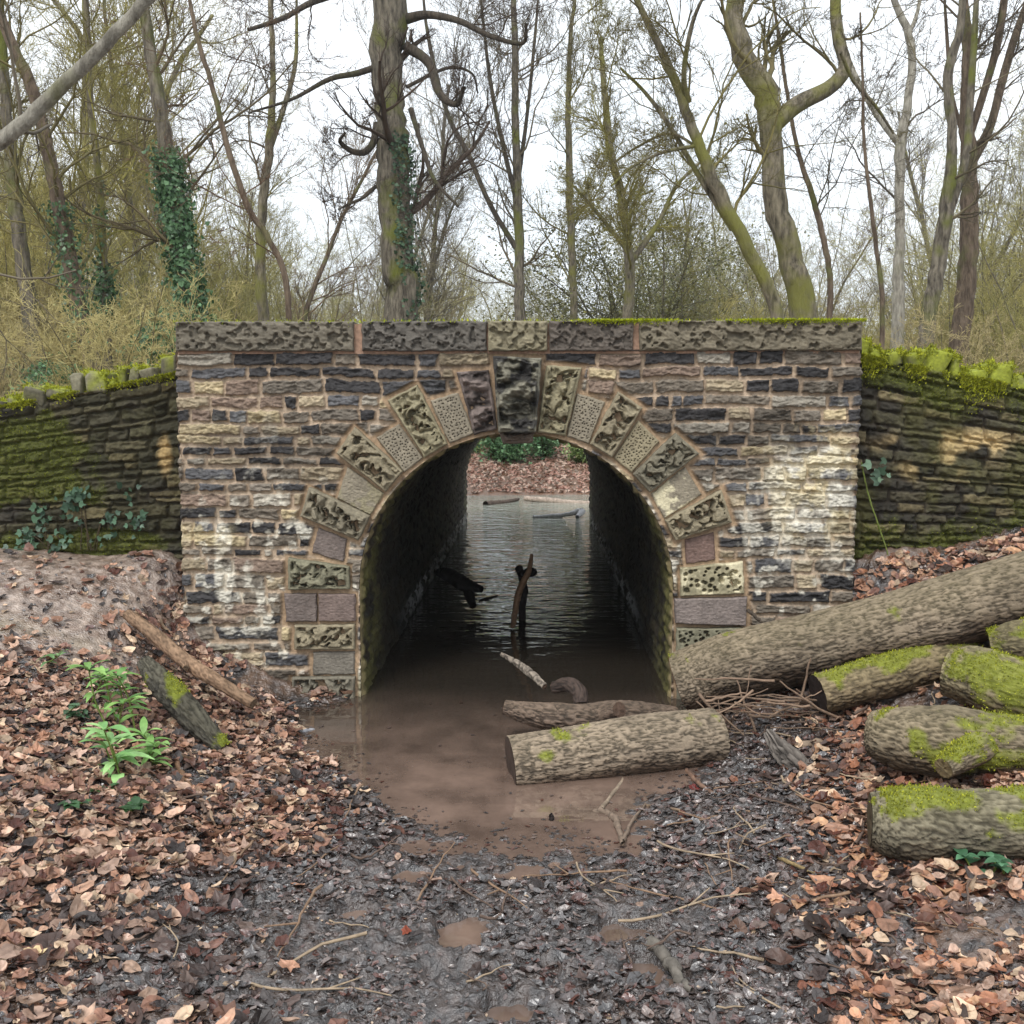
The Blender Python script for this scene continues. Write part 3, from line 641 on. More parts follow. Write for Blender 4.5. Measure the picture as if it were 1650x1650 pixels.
def wing(side):
    s = 0.006
    if side < 0:
        xa, xb = -4.8, FX0 + .03
        p0, p1 = at(281, 606, Y=WY), at(0, 660, Y=WY)
        lab = 'low dark rubble wall left of the bridge with ivy sprigs and upright coping stones'
    else:
        xa, xb = FX1 - .03, 4.8
        p0, p1 = at(1390, 577, Y=WY), at(1650, 628, Y=WY)
        lab = 'mossy green rubble wall running down to the right of the bridge'
    top = lambda x: p0[2] + (x - p0[0]) * (p1[2] - p0[2]) / (p1[0] - p0[0]) + 0.012 * (fb2(x, x * 0, .2, 3, 2) - .5)
    root = empty('wing_wall', ((xa + xb) / 2, WY, .6), lab, 'wall'); root['kind'] = 'thing'
    us = np.linspace(xa, xb, int((xb - xa) / s)); vs = np.linspace(0, 1, 230)
    U, T = np.meshgrid(us, vs, indexing='ij'); tp = top(U); bs = .30
    V = bs + (tp - bs) * T
    # courses follow the sloping top in the upper part
    Vc = V + (p0[2] - tp) * sst(0.3, 1, T) * 0.9
    H, C, MK = masonry(U, Vc, .1, 2.6, 
                         .032, .088, .10, .34, .010, 31 + side, pal_wing, depth=0.027, rough=0.014, mortar=srgb(52, 46, 38), round_=0.010)
    H = H + 0.03 * (fb2(U, V, .5, 9, 3) - .5)
    nm = fb2(U, V, .32, 61, 5); nm2 = fb2(U, V, .05, 63, 3)
    base = gz(U[:, 0], np.full(len(us), WY - .1))[:, None]
    hi = V - base
    if side < 0:
        mm = blob(U, V, *fxy(60, 740, WY), .5, .26) * .9 + blob(U, V, *fxy(90, 880, WY), 1.1, .10) * .8 + blob(U, V, *fxy(180, 860, WY), .25, .25) * .5 + blob(U, V, *fxy(0, 700, WY), .5, .5) * .35
        mask = sst(.76, .95, nm * .6 + nm2 * .3 + mm * .52)
        pat = blob(U, V, *fxy(268, 733, WY), .035, .10); C = mixc(C, srgb(190, 160, 112), pat * .9)
    else:
        mm = sst(.34, .0, tp - V) * 1.0 + sst(.42, .05, hi) * .75 + .18
        mask = sst(.70, .98, nm * .65 + nm2 * .3 + mm * .5)
        pat = np.maximum(blob(U, V, *fxy(1540, 715, WY), .38, .07), blob(U, V, *fxy(1500, 745, WY), .16, .10)) * sst(.35, .6, fb2(U, V, .12, 75, 3))
        C = mixc(C, srgb(196, 170, 122), pat * .85); mask = mask * (1 - pat)
    olive = sst(.4, .6, fb2(U, V, .25, 67, 4)) * (.18 if side < 0 else .5); C = mixc(C, srgb(82, 80, 40), olive)
    C = mixc(C, srgb(84, 88, 38), mask * .75)
    Y = WY - H
    P = np.stack([U, Y, V], -1)
    bag = Bag(); bag.add(P.reshape(-1, 3), grid_faces(len(us), 230), C.reshape(-1, 3))
    tx = np.stack([us, np.full(len(us), WY - .03), top(us)], -1); bk = tx.copy(); bk[:, 1] = WY + .34; bt = bk.copy(); bt[:, 2] = .9
    bag.add(np.stack([P[:, -1], bk, bt], 1).reshape(-1, 3), grid_faces(len(us), 3), srgb(70, 70, 40))
    bag.build('wall', M_STONE, root)
    # moss growth on the face
    rs = np.random.RandomState(5 + side)
    idx = rs.rand(*mask.shape) < mask * (.5 if side > 0 else .42); idx &= (np.abs(U) < 3.3)
    mb = Bag(); moss_tufts(mb, P[idx], np.tile([0, -1., 0], (idx.sum(), 1)), 7, .012, srgb(128, 134, 48), srgb(66, 74, 28), .4)
    # coping stones on edge, leaning this way and that
    x = xb - .03 if side < 0 else xa + .03; k = 0
    while abs(x) < 4.6 and k < 60:
        w = rs.uniform(.045, .15); h = rs.uniform(.045, .125) if side < 0 else rs.uniform(.05, .14)
        x2 = x - w if side < 0 else x + w
        cx = (x + x2) / 2; zt = float(top(np.array([cx]))[0])
        n = 9
        a = np.linspace(0, 2 * math.pi, 26, endpoint=False); b = np.linspace(-math.pi / 2, math.pi / 2, 14)
        A, B_ = np.meshgrid(a, b, indexing='ij')
        sx, sy, sz = np.cos(A) * np.cos(B_), np.sin(A) * np.cos(B_), np.sin(B_)
        sq = lambda v: np.sign(v) * np.abs(v) ** .30
        px_, py_, pz_ = sq(sx) * w * .5, sq(sy) * .15, sq(sz) * h * .55 + h * .42
        tl = rs.uniform(-.25, .25); 
        d = 1 + .55 * (fb3(px_ + cx * 3, py_, pz_, .05, 7 + k, 3) - .5)
        px_, py_, pz_ = px_ * d, py_ * d, pz_ * d
        X_ = cx + px_ * math.cos(tl) + pz_ * math.sin(tl); Z_ = zt + pz_ * math.cos(tl) - px_ * math.sin(tl); Y_ = WY + .13 + py_
        mo = sst(.40, .6, fb3(X_, Y_, Z_, .07, 50, 3) + .22 * (sz - .1) + (.16 if side > 0 else -.10))
        cg = mixc(srgb(112, 107, 88) * rs.uniform(.6, 1.15), srgb(130, 136, 48), mo)
        PP = np.stack([X_, Y_, Z_], -1)
        f = grid_faces(26, 14); j = np.arange(13); last = np.stack([25 * 14 + j, j, j + 1, 25 * 14 + j + 1], 1)
        st = mesh('coping_stone', PP.reshape(-1, 3), np.concatenate([f, last]), M_STONE, root, cg.reshape(-1, 3))
        if abs(cx) < 3.3:
            sel = rs.rand(26, 14) < mo * .9; nn = np.stack([sx, sy, sz], -1)[sel]
            for rep in range(7 if side > 0 else 4):
                moss_tufts(mb, PP[sel] + rs.normal(0, .008, (sel.sum(), 3)), nn, 70 + k + rep * 7, .013, srgb(184, 186, 60), srgb(104, 110, 38), .5)
        x = x2 + (-1 if side < 0 else 1) * rs.uniform(.0, .018); k += 1
    # moss mat along the top course
    N = 16000 if side > 0 else 4500
    ux = rs.uniform(max(xa, -3.4), min(xb, 3.4), N); dn = rs.exponential(.022 if side > 0 else .008, N)
    hang = fb2(ux, ux * 0, .12, 21, 2); keep = rs.rand(N) < sst(.25, .55, hang); ux, dn = ux[keep], (dn * (0.4 + 1.6 * hang))[keep]
    pp = np.stack([ux, WY - .045 - rs.rand(len(ux)) * .012, top(ux) + .012 - dn], 1)
    moss_tufts(mb, pp, np.tile([0, -1., .5], (len(pp), 1)), 3, .015, srgb(190, 192, 62), srgb(112, 118, 38), .5)
    o = mb.build('moss', M_MOSS, root); o['kind'] = 'stuff'
    return top
topL = wing(-1); topR = wing(1)
def bridge_moss():
    rs = np.random.RandomState(8); mb = Bag()
    N = 22000; x = rs.uniform(FX0, FX1, N); px = x / 5.35 * F + 864
    dens = .03 + .97 * np.clip(blob(px, px * 0, 1010, 0, 70, 1) + sst(1180, 1260, px) * .9 + blob(px, px * 0, 1240, 0, 60, 1), 0, 1) * (.4 + .6 * fb2(x, x * 0, .08, 4, 2))
    k = rs.rand(N) < dens; x = x[k]; y = FY - .045 + rs.rand(len(x)) ** 1.5 * .3
    moss_tufts(mb, np.stack([x, y, np.full(len(x), ZC1 + .000)], 1), np.tile([0, -.2, 1.], (len(x), 1)), 3, .014, srgb(190, 196, 44), srgb(128, 138, 34), .4)
    x2 = x[:2500]; moss_tufts(mb, np.stack([x2, np.full(len(x2), FY - .052), ZC1 - rs.exponential(.006, len(x2))], 1), np.tile([0, -1, .3], (len(x2), 1)), 4, .010, srgb(180, 186, 44), srgb(128, 138, 34), .4)
    o = mb.build('moss', M_MOSS, bridge); o['kind'] = 'stuff'
bridge_moss()
#%%PART2
# ------------------------------------------------------------------ logs and sticks
def sweep_log(name, pts, rad, parent, seed, moss=0.0, c1=srgb(128, 116, 100), c2=srgb(48, 41, 36), furrow=.010, fsz=(.0105, .055), res=.006, mat=None, mossc=(srgb(128, 136, 44)), lump=.05, sides=None, mossbag=None, mossdens=.5, algae=.2, ends=(1, 1), endcol=srgb(84, 66, 54), wet=0):
    pts = np.asarray(pts, float); rad = np.asarray(rad, float)
    L = np.linalg.norm(np.diff(pts, axis=0), axis=1).sum()
    n = max(8, int(L / (res * 1.3))); R0 = rad.max()
    sides = sides or max(10, int(2 * math.pi * R0 / res))
    P = spline(pts, n); r = spline(np.stack([rad] * 3, 1), n)[:, 0]
    T, U_, V_ = frames(P[None]); T, U_, V_ = T[0], U_[0], V_[0]
    a = np.linspace(0, 2 * math.pi, sides, endpoint=False); ss = np.linspace(0, L, n)
    A, Sx = np.meshgrid(a, ss, indexing='xy')         # (n, sides)
    D = U_[:, None] * np.cos(A)[..., None] + V_[:, None] * np.sin(A)[..., None]
    cx, cy = np.cos(A) * R0, np.sin(A) * R0
    wv = .35 * (fb3(cx, cy, Sx, .10, seed + 3, 2) - .5)
    wz = .25 * fsz[0] * np.sin(Sx / fsz[1] * 5.2 + 6 * fb3(cx, cy, Sx, .06, seed + 8, 2))
    q = np.abs(2 * fb3(cx + wv * .04 + wz, cy + wv * .04 - wz, Sx * fsz[0] / fsz[1], fsz[0], seed, 2, .45) - 1)
    q2 = np.abs(2 * fb3(cx, cy, Sx * .3, fsz[0] * .55, seed + 14, 2, .5) - 1)
    h = .8 * sst(.01, .30, q) + .2 * sst(.0, .5, q2)
    big = fb3(cx, cy, Sx, R0 * 1.6, seed + 9, 3) - .5
    rr = r[:, None] * (1 + lump * 2 * big) + furrow * (h - .8)
    X = P[:, None] + D * rr[..., None]
    C = mixc(np.asarray(c2) * .7, c1, h * .8 + .2 * fb3(cx, cy, Sx, .03, seed + 4, 2)) * (.6 + .8 * fb3(cx, cy, Sx, .2, seed + 5, 3))[..., None]
    if wet: C = mixc(C, C * np.array([.42, .36, .34]), sst(.05, -.55, D[..., 2] + .5 * (fb3(cx, cy, Sx, .15, seed + 12, 3) - .5)) * wet)   # soaked underside, with the shade below the log painted in too
    alg = sst(-.1, .8, D[..., 2] + .9 * (fb3(cx, cy, Sx, .25, seed + 6, 3) - .5)) * algae
    C = mixc(C, srgb(118, 112, 72), alg * .75)
    mm = np.zeros_like(A)
    if moss:
        mm = sst(1.02 - moss * .5, 1.16 - moss * .5, fb3(cx, cy, Sx, .16, seed + 7, 4, .6) * 1.3 + D[..., 2] * .16)
        C = mixc(C, mossc * .8, mm * .8)
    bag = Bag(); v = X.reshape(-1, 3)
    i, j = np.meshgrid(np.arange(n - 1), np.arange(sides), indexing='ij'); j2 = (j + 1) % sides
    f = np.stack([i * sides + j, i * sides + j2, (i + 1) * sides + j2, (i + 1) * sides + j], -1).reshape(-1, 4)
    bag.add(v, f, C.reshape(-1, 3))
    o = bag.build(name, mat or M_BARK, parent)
    for e, k, sg in ((ends[0], 0, -1), (ends[1], n - 1, 1)):
        if not e: continue
        rings = [1, .985, .8, .6, .4, .2, .02]; vs = []; cs = []
        nz = fb2(np.cos(a) * 3, np.sin(a) * 3, 1, seed + 40, 2)
        for t in rings:
            w = P[k] + (X[k] - P[k]) * t + T[k] * sg * (.002 + .010 * e * (1 - t) * 0 + (.014 * e * (fb2(np.cos(a) * t * 3, np.sin(a) * t * 3, .8, seed + 41, 3) - .5))[:, None] * (t < .9))
            vs.append(w); cs.append(np.asarray(endcol) * (.65 + .5 * (_h(np.full(sides, t * 100), a * 0, seed=seed)) * .5 + .3 * fb2(np.cos(a) * t * 9, np.sin(a) * t * 9, 1, seed + 42, 2))[:, None])
        ev = np.concatenate(vs); m_ = len(rings); ii, jj = np.meshgrid(np.arange(m_ - 1), np.arange(sides), indexing='ij'); jj2 = (jj + 1) % sides
        ef = np.stack([ii * sides + jj, ii * sides + jj2, (ii + 1) * sides + jj2, (ii + 1) * sides + jj], -1).reshape(-1, 4)
        if sg > 0: ef = ef[:, ::-1]
        mesh('cut_end', ev, ef[:, ::-1] if sg < 0 else ef, M_WOOD, parent, np.concatenate(cs))
    if mossbag is not None and moss:
        rs = np.random.RandomState(seed); sel = rs.rand(n, sides) < mm * mossdens
        for rep in range(3):
            moss_tufts(mossbag, X[sel] + rs.normal(0, .004, (sel.sum(), 3)), D[sel], seed + rep, .008, srgb(182, 182, 62), srgb(92, 98, 34), .3)
    return o
def log(name, label, cat, pix, rad, seed, group=None, stubs=(), **kw):
    """pix: (px, py, Y) centre-line points read on the photo and set at a depth"""
    pts = np.array([at(a, b, Y=c) for a, b, c in pix])
    root = empty(name, pts[0], label, cat, group)
    mb = Bag() if kw.get('moss') else None
    sweep_log('trunk', pts, rad, root, seed, mossbag=mb, **kw)
    for k, (sp, sr) in enumerate(stubs):
        sweep_log('branch_stub', [at(a, b, Y=c) for a, b, c in sp], sr, root, seed + 50 + k, mossbag=mb, **{**kw, 'furrow': .004, 'ends': (0, 1)})
    if mb is not None and mb.n: 
        m = mb.build('moss', M_MOSS, root); m['kind'] = 'stuff'
    return root
log('fallen_trunk', 'long grey fallen tree trunk leaning from the right bank down to the arch mouth', 'tree trunk',
    [(1094, 1100, 5.08), (1180, 1072, 5.04), (1330, 1038, 4.95), (1480, 1000, 4.86), (1650, 952, 4.75), (1850, 895, 4.62), (2050, 832, 4.5)],
    [.155, .165, .168, .172, .178, .185, .19], 11, moss=.04, wet=1, algae=.22, c1=srgb(142, 127, 108), c2=srgb(48, 40, 33), endcol=srgb(150, 84, 58), mossdens=.2, lump=.03, furrow=.009)
log('cut_log', 'short sawn grey log with one flat dark face lying in the muddy pool', 'log',
    [(823, 1232, 4.22), (930, 1216, 4.28), (1040, 1199, 4.36), (1148, 1190, 4.50)], [.122, .124, .132, .138], 22, algae=.10, wet=1, moss=.05, mossdens=.2, c1=srgb(150, 134, 115), c2=srgb(44, 38, 34), endcol=srgb(70, 56, 48), lump=.035, furrow=.009, res=.005)
log('sunken_log', 'crooked half sunken log with a knot lying just behind the sawn log', 'log',
    [(812, 1140, 4.72), (870, 1152, 4.70), (940, 1158, 4.72), (1010, 1152, 4.80), (1085, 1158, 4.95)], [.035, .062, .068, .07, .06], 33, algae=.05, wet=.5, c1=srgb(124, 106, 92), c2=srgb(52, 45, 40), lump=.10,
    stubs=[([(965, 1158, 4.75), (985, 1148, 4.68), (998, 1144, 4.62)], [.055, .05, .035])], res=.005)
log('dark_branch_stump', 'short wet dark bent branch end behind the sunken log', 'branch',
    [(893, 1108, 5.0), (915, 1103, 4.95), (933, 1115, 4.88), (936, 1135, 4.84)], [.03, .038, .04, .036], 44, algae=0, c1=srgb(84, 70, 62), c2=srgb(42, 36, 34), res=.005, furrow=.005)
log('peeling_branch', 'thin mottled branch with flaking pale bark floating inside the arch mouth', 'branch',
    [(808, 1054, 5.35), (832, 1068, 5.22), (855, 1085, 5.12), (878, 1106, 5.0)], [.010, .018, .022, .016], 45, algae=0, c1=srgb(150, 138, 124), c2=srgb(44, 38, 34), res=.004, furrow=.006, fsz=(.03, .03))
log('mossy_trunk_section', 'dark trunk section with a sawn black face and green moss under the long fallen trunk', 'log',
    [(1318, 1118, 4.62), (1400, 1096, 4.66), (1480, 1074, 4.72), (1560, 1052, 4.8)], [.092, .098, .098, .098], 55, wet=.7, moss=.50, c1=srgb(140, 124, 96), c2=srgb(70, 60, 48), endcol=srgb(46, 36, 32), lump=.06)
log('mossy_log', 'mossy log with a side stub, middle one of the three at the right edge', 'log',
    [(1405, 1182, 3.98), (1445, 1188, 3.92), (1530, 1196, 3.85), (1650, 1202, 3.80), (1800, 1210, 3.75)], [.085, .118, .135, .110, .12], 66, group=None, wet=.8, moss=.60, algae=.15, c1=srgb(142, 128, 106), c2=srgb(56, 48, 38), lump=.14,
    stubs=[([(1600, 1185, 3.85), (1560, 1212, 3.70), (1520, 1238, 3.62)], [.075, .06, .04])], endcol=srgb(110, 96, 70))
log('mossy_log', 'grey log with a bright moss patch, the nearest log at the right edge', 'log',
    [(1402, 1322, 3.30), (1450, 1326, 3.28), (1560, 1328, 3.26), (1680, 1326, 3.24), (1850, 1320, 3.2)], [.085, .118, .108, .118, .12], 77, wet=.8, moss=.50, c1=srgb(132, 124, 104), c2=srgb(52, 46, 40), lump=.13, endcol=srgb(84, 72, 54))
log('mossy_log', 'broken stumpy log thick with moss, sloping down toward the right edge above the others', 'log',
    [(1528, 1082, 4.42), (1570, 1092, 4.35), (1640, 1112, 4.25), (1760, 1140, 4.15)], [.105, .13, .135, .13], 88, wet=.7, moss=.64, c1=srgb(150, 138, 108), c2=srgb(60, 52, 40), lump=.20, endcol=srgb(116, 96, 66))
log('mossy_log', 'round mossy log end at the right edge just below the long fallen trunk', 'log',
    [(1596, 1040, 4.6), (1650, 1034, 4.55), (1760, 1024, 4.5)], [.075, .10, .11], 99, wet=.7, moss=.80, c1=srgb(120, 110, 84), c2=srgb(66, 58, 46), lump=.10)
log('pale_branch', 'smooth brown branch lying down the left bank beside the bridge foot', 'branch',
    [(205, 990, 5.0), (250, 1024, 4.9), (300, 1066, 4.78), (350, 1098, 4.7), (408, 1134, 4.62)], [.028, .036, .036, .033, .026], 111, c1=srgb(150, 122, 98), c2=srgb(98, 76, 60), furrow=.004, res=.006, lump=.06, algae=.05, endcol=srgb(110, 92, 74),
    stubs=[([(292, 1062, 4.8), (300, 1076, 4.70)], [.02, .014])])
log('rotten_log', 'dark rotten mossy log half buried in leaves below the brown branch', 'log',
    [(232, 1066, 4.55), (262, 1102, 4.45), (305, 1150, 4.35), (362, 1208, 4.22)], [.035, .06, .06, .035], 122, wet=.6, algae=.1, moss=.30, c1=srgb(88, 84, 74), c2=srgb(42, 40, 38), furrow=.014, lump=.12)

def stick(name, label, pix, r, seed, lift=1.0, group=None, col=srgb(120, 98, 80), cat='stick', forks=(), Yfix=None):
    def line(pp):
        if Yfix is not None: return np.array([at(a, b, Y=Yfix) for a, b in pp])
        q = np.array([ground_at(a, b) for a, b in pp]); q[:, 2] += r * lift + np.linspace(0, 1, len(q)) * 0; return q
    P = line(pix); n = max(8, len(pix) * 6); Q = spline(P, n)
    rs = np.random.RandomState(seed); Q = Q + rs.normal(0, r * .22, Q.shape)
    R = np.interp(np.linspace(0, 1, n), [0, .5, 1], [r, r * .95, r * .5]) * (1 + rs.normal(0, .08, n))
    bag = Bag()
    v, f = tubes(Q[None], R[None], 7); bag.add(v, f, np.clip(np.asarray(col) * rs.uniform(.75, 1.2, (len(v), 1)), 0, 1))
    for k in (0, -1):
        pass
    for fk in forks:
        P2 = line(fk); Q2 = spline(P2, 10) + rs.normal(0, r * .15, (10, 3)); v, f = tubes(Q2[None], np.linspace(r * .7, r * .3, 10)[None], 6); bag.add(v, f, np.asarray(col) * rs.uniform(.75, 1.2, (len(v), 1)))
    o = bag.build(name, M_BARK, None); tag(o, label, cat, group); return o
stick('forked_stick', 'pale forked stick propped against the right end of the sawn log', [(968, 1312), (1000, 1270), (1022, 1232), (1045, 1195)], .008, 1, Yfix=None, col=srgb(142, 126, 108), lift=3)
stick('crooked_stick', 'thick crooked forked stick standing at the pool edge below the sawn log', [(958, 1312), (985, 1318), (997, 1340), (1002, 1366)], .014, 2, col=srgb(120, 104, 90), forks=[[(1002, 1362), (1015, 1335), (1040, 1300)]])
stick('bent_stick', 'bent brown stick curving among wet leaves right of the pool', [(1105, 1243), (1125, 1265), (1152, 1285), (1162, 1305), (1146, 1325)], .009, 3, col=srgb(122, 96, 80))
stick('straight_stick', 'straight pale stick lying between the driftwood and the mossy logs', [(1285, 1208), (1330, 1200), (1370, 1204), (1408, 1214)], .016, 4, col=srgb(140, 122, 104))
stick('curved_stick', 'slender curved brown stick below the green leafy plant on the left', [(284, 1232), (300, 1262), (316, 1290), (314, 1338)], .011, 5, col=srgb(126, 98, 76))
stick('long_twig', 'long thin twig in front of the nearest mossy log', [(1375, 1352), (1425, 1340), (1470, 1372), (1510, 1410), (1545, 1438)], .006, 6, col=srgb(132, 116, 98))
stick('long_twig', 'very long thin twig slanting across the dark leaves to the right of the pool', [(1040, 1300), (1100, 1310), (1160, 1335), (1210, 1356)], .006, 7, col=srgb(128, 108, 88))
stick('lichen_twig', 'straight twig tipped with pale green lichen in the leaf litter', [(1240, 1380), (1270, 1392), (1300, 1405), (1330, 1420)], .007, 8, col=srgb(130, 112, 78))
stick('buried_branch', 'thick grey branch end sunk in the mud near the bottom of the view', [(1048, 1525), (1070, 1552), (1092, 1580), (1108, 1605)], .019, 9, col=srgb(104, 98, 90))
stick('leaf_litter_stick', 'dark thin stick lying on mud left of the pool edge', [(470, 1317), (500, 1312), (548, 1305)], .006, 10, col=srgb(92, 78, 70))
stick('pale_stick', 'short grey flattened stick at the left edge of the pool', [(478, 1183), (510, 1180), (545, 1178)], .011, 12, col=srgb(146, 146, 150))
stick('right_edge_stick', 'reddish stick near the lower right corner among red leaves', [(1555, 1545), (1572, 1580), (1592, 1612)], .008, 13, col=srgb(118, 84, 70))
stick('small_upright_stub', 'small black stub standing up at the lower edge of the pool', [(888, 1326), (889, 1312)], .012, 14, Yfix=float(ground_at(888, 1328)[1]), col=srgb(40, 32, 30), cat='stub')
stick('leaning_twig', 'dead twig propped against the bridge above the long fallen trunk', [(1205, 982), (1222, 998), (1246, 1012)], .010, 15, Yfix=5.25, col=srgb(84, 74, 64), cat='twig')
stick('wall_vine', 'thin green vine trailing down the right wall beside the bridge', [(1388, 745), (1400, 800), (1420, 860), (1432, 905), (1420, 938)], .004, 16, Yfix=5.58, col=srgb(112, 124, 62), cat='vine')
# driftwood
log('driftwood', 'jagged weathered grey driftwood chunk among leaves right of the sawn log', 'driftwood', [(1236, 1178, 4.32), (1258, 1208, 4.25), (1282, 1232, 4.16), (1308, 1252, 4.1)], [.016, .042, .05, .022], 133, c1=srgb(122, 114, 106), c2=srgb(34, 30, 28), furrow=.030, lump=.2, algae=0, fsz=(.02, .16))
# things standing in the tunnel pool
def pstick(name, label, pts, rads, col, seed, cat='branch'):
    P = np.array([at(a, b, Y=y) for a, b, y in pts]); n = 40
    Q = spline(P, n); rs = np.random.RandomState(seed); Q += rs.normal(0, .002, Q.shape)
    R = spline(np.stack([rads] * 3, 1), n)[:, 0] * (1 + rs.normal(0, .05, n))
    b = Bag(); v, f = tubes(Q[None], R[None], 9); b.add(v, f, np.asarray(col) * rs.uniform(.7, 1.2, (len(v), 1))); return b, lambda: tag(b.build(name, M_BARK), label, cat)
b, fin = pstick('snagged_branch', 'thin curved brown branch standing upright in the water under the arch', [(826, 1012, 7.05), (832, 975, 7.05), (838, 950, 7.05), (852, 920, 7.05), (857, 893, 7.05)], [.018, .022, .024, .02, .012], srgb(110, 86, 66), 1); fin()
b, fin = pstick('dark_post', 'black waterlogged post with a side knob standing behind the thin branch', [(842, 1010, 7.4), (842, 975, 7.4), (845, 950, 7.4), (840, 930, 7.4), (836, 914, 7.4)], [.026, .028, .03, .024, .03], srgb(38, 32, 30), 2, 'post')
P = spline(np.array([at(840, 925, Y=7.4), at(852, 922, Y=7.35), at(864, 922, Y=7.3)]), 10); v, f = tubes(P[None], np.array([[.015, .02, .025, .03, .034, .036, .036, .034, .028, .012]]), 8); b.add(v, f, srgb(34, 30, 28)); fin()
b, fin = pstick('sunken_bough', 'black twisted bough rising from the water against the left tunnel wall', [(708, 922, 8.0), (722, 926, 7.9), (745, 940, 7.8), (776, 950, 7.7)], [.035, .05, .06, .025], srgb(34, 30, 28), 3)
P = spline(np.array([at(755, 946, Y=7.8), at(757, 962, Y=7.7), at(762, 976, Y=7.6)]), 10); v, f = tubes(P[None], np.linspace(.05, .03, 10)[None], 8); b.add(v, f, srgb(34, 30, 28)); fin()
b, fin = pstick('floating_stick', 'short black stick floating beside the twisted bough', [(772, 968, 7.6), (785, 965, 7.6), (803, 960, 7.6)], [.008, .012, .006], srgb(34, 30, 28), 4, 'stick'); fin()
b, fin = pstick('bleached_branch', 'bleached white forked branch floating in the pond beyond the arch', [(859, 834, 14.2), (885, 832, 14.25), (912, 829, 14.3), (938, 823, 14.4)], [.03, .035, .03, .05], srgb(196, 196, 196), 5)
P = spline(np.array([at(938, 824, Y=14.4), at(934, 829, Y=14.25), at(930, 833, Y=14.15)]), 10); v, f = tubes(P[None], np.linspace(.05, .03, 10)[None], 8); b.add(v, f, srgb(196, 196, 198)); fin()
b, fin = pstick('shore_log', 'long pale bleached log lying along the far shore of the pond', [(845, 803, 16.6), (880, 806, 16.5), (920, 810, 16.4), (950, 812, 16.3)], [.04, .05, .05, .045], srgb(176, 160, 146), 6, 'log'); fin()
b, fin = pstick('shore_branch', 'dark branch lying on the far shore left of the pale log', [(782, 813, 16.0), (800, 811, 16.2), (820, 808, 16.4), (836, 804, 16.8)], [.06, .05, .04, .02], srgb(92, 80, 72), 7); fin()

# scattered small twigs: copies of a few forms
def twig_forms():
    out = []
    for k in range(6):
        rs = np.random.RandomState(200 + k); n = 12; L = rs.uniform(.12, .34); t = np.linspace(-.5, .5, n)
        P = np.stack([t * L, .03 * np.sin(t * rs.uniform(2, 7)) + rs.normal(0, .002, n), .006 + rs.normal(0, .0015, n)], 1)
        b = Bag(); v, f = tubes(P[None], np.linspace(.0045, .002, n)[None] * rs.uniform(.7, 1.5), 6); c = [srgb(128, 104, 84), srgb(96, 80, 70), srgb(150, 132, 110)][k % 3]; b.add(v, f, np.asarray(c) * rs.uniform(.8, 1.15, (len(v), 1)))
        if k % 2:
            m = P[6]; Q = np.stack([m + (np.array([.06, .05 * (1 if k % 4 == 1 else -1), .012])) * s for s in np.linspace(0, 1, 6)]); v, f = tubes(Q[None], np.linspace(.003, .0015, 6)[None], 5); b.add(v, f, np.asarray(c))
        o = b.build('twig', M_BARK); tag(o, 'thin brown twig scattered on the leaf litter and mud', 'twig', 'twigs scattered over the leaf litter'); out.append(o)
    return out
TW = twig_forms(); rs = np.random.RandomState(77); cnt = 0
while cnt < 230:
    x, y = rs.uniform(-1.9, 2.3), rs.uniform(2.45, 5.2)
    wet_, _ = zone(np.array([x]), np.array([y])); z0 = float(gz(np.array([x]), np.array([y]), True)[0])
    if z0 < .012 or (x < .2 and rs.rand() < .72) or (x < -1.2 and y > 4.4): continue
    o = TW[cnt] if cnt < len(TW) else TW[cnt % len(TW)].copy()
    if cnt >= len(TW): COL.objects.link(o)
    o.location = (x, y, z0 + .004); o.rotation_euler = (rs.normal(0, .08), rs.normal(0, .12), rs.uniform(0, 6.28)); s = rs.uniform(.6, 1.4); o.scale = (s, s, s); cnt += 1
# heap of brushwood under the long trunk
rs = np.random.RandomState(4)
heap = []
for k in range(38):
    a = rs.uniform(1150, 1335); b_ = rs.uniform(1098, 1178) ; 
    p = at(a, b_, Y=4.62 + rs.uniform(-.1, .12)); 
    d = np.array([rs.uniform(-1, 1), rs.uniform(-.3, .3), rs.uniform(-.35, .5)]); d /= np.linalg.norm(d); L = rs.uniform(.12, .36); n = 9
    P = p + np.linspace(-.5, .5, n)[:, None] * d * L + np.cumsum(rs.normal(0, .004, (n, 3)), 0); zz = gz(P[:, 0], P[:, 1]); P[:, 2] = np.maximum(P[:, 2], zz + .01)
    bb = Bag(); v, f = tubes(P[None], np.linspace(.0055, .0025, n)[None] * rs.uniform(.5, 1.5), 6); bb.add(v, f, srgb(132, 110, 92) * rs.uniform(.6, 1.15)); o = bb.build('brushwood_stick', M_BARK); tag(o, 'dry stick in the tangled heap under the long fallen trunk', 'stick', 'brushwood heap sticks')

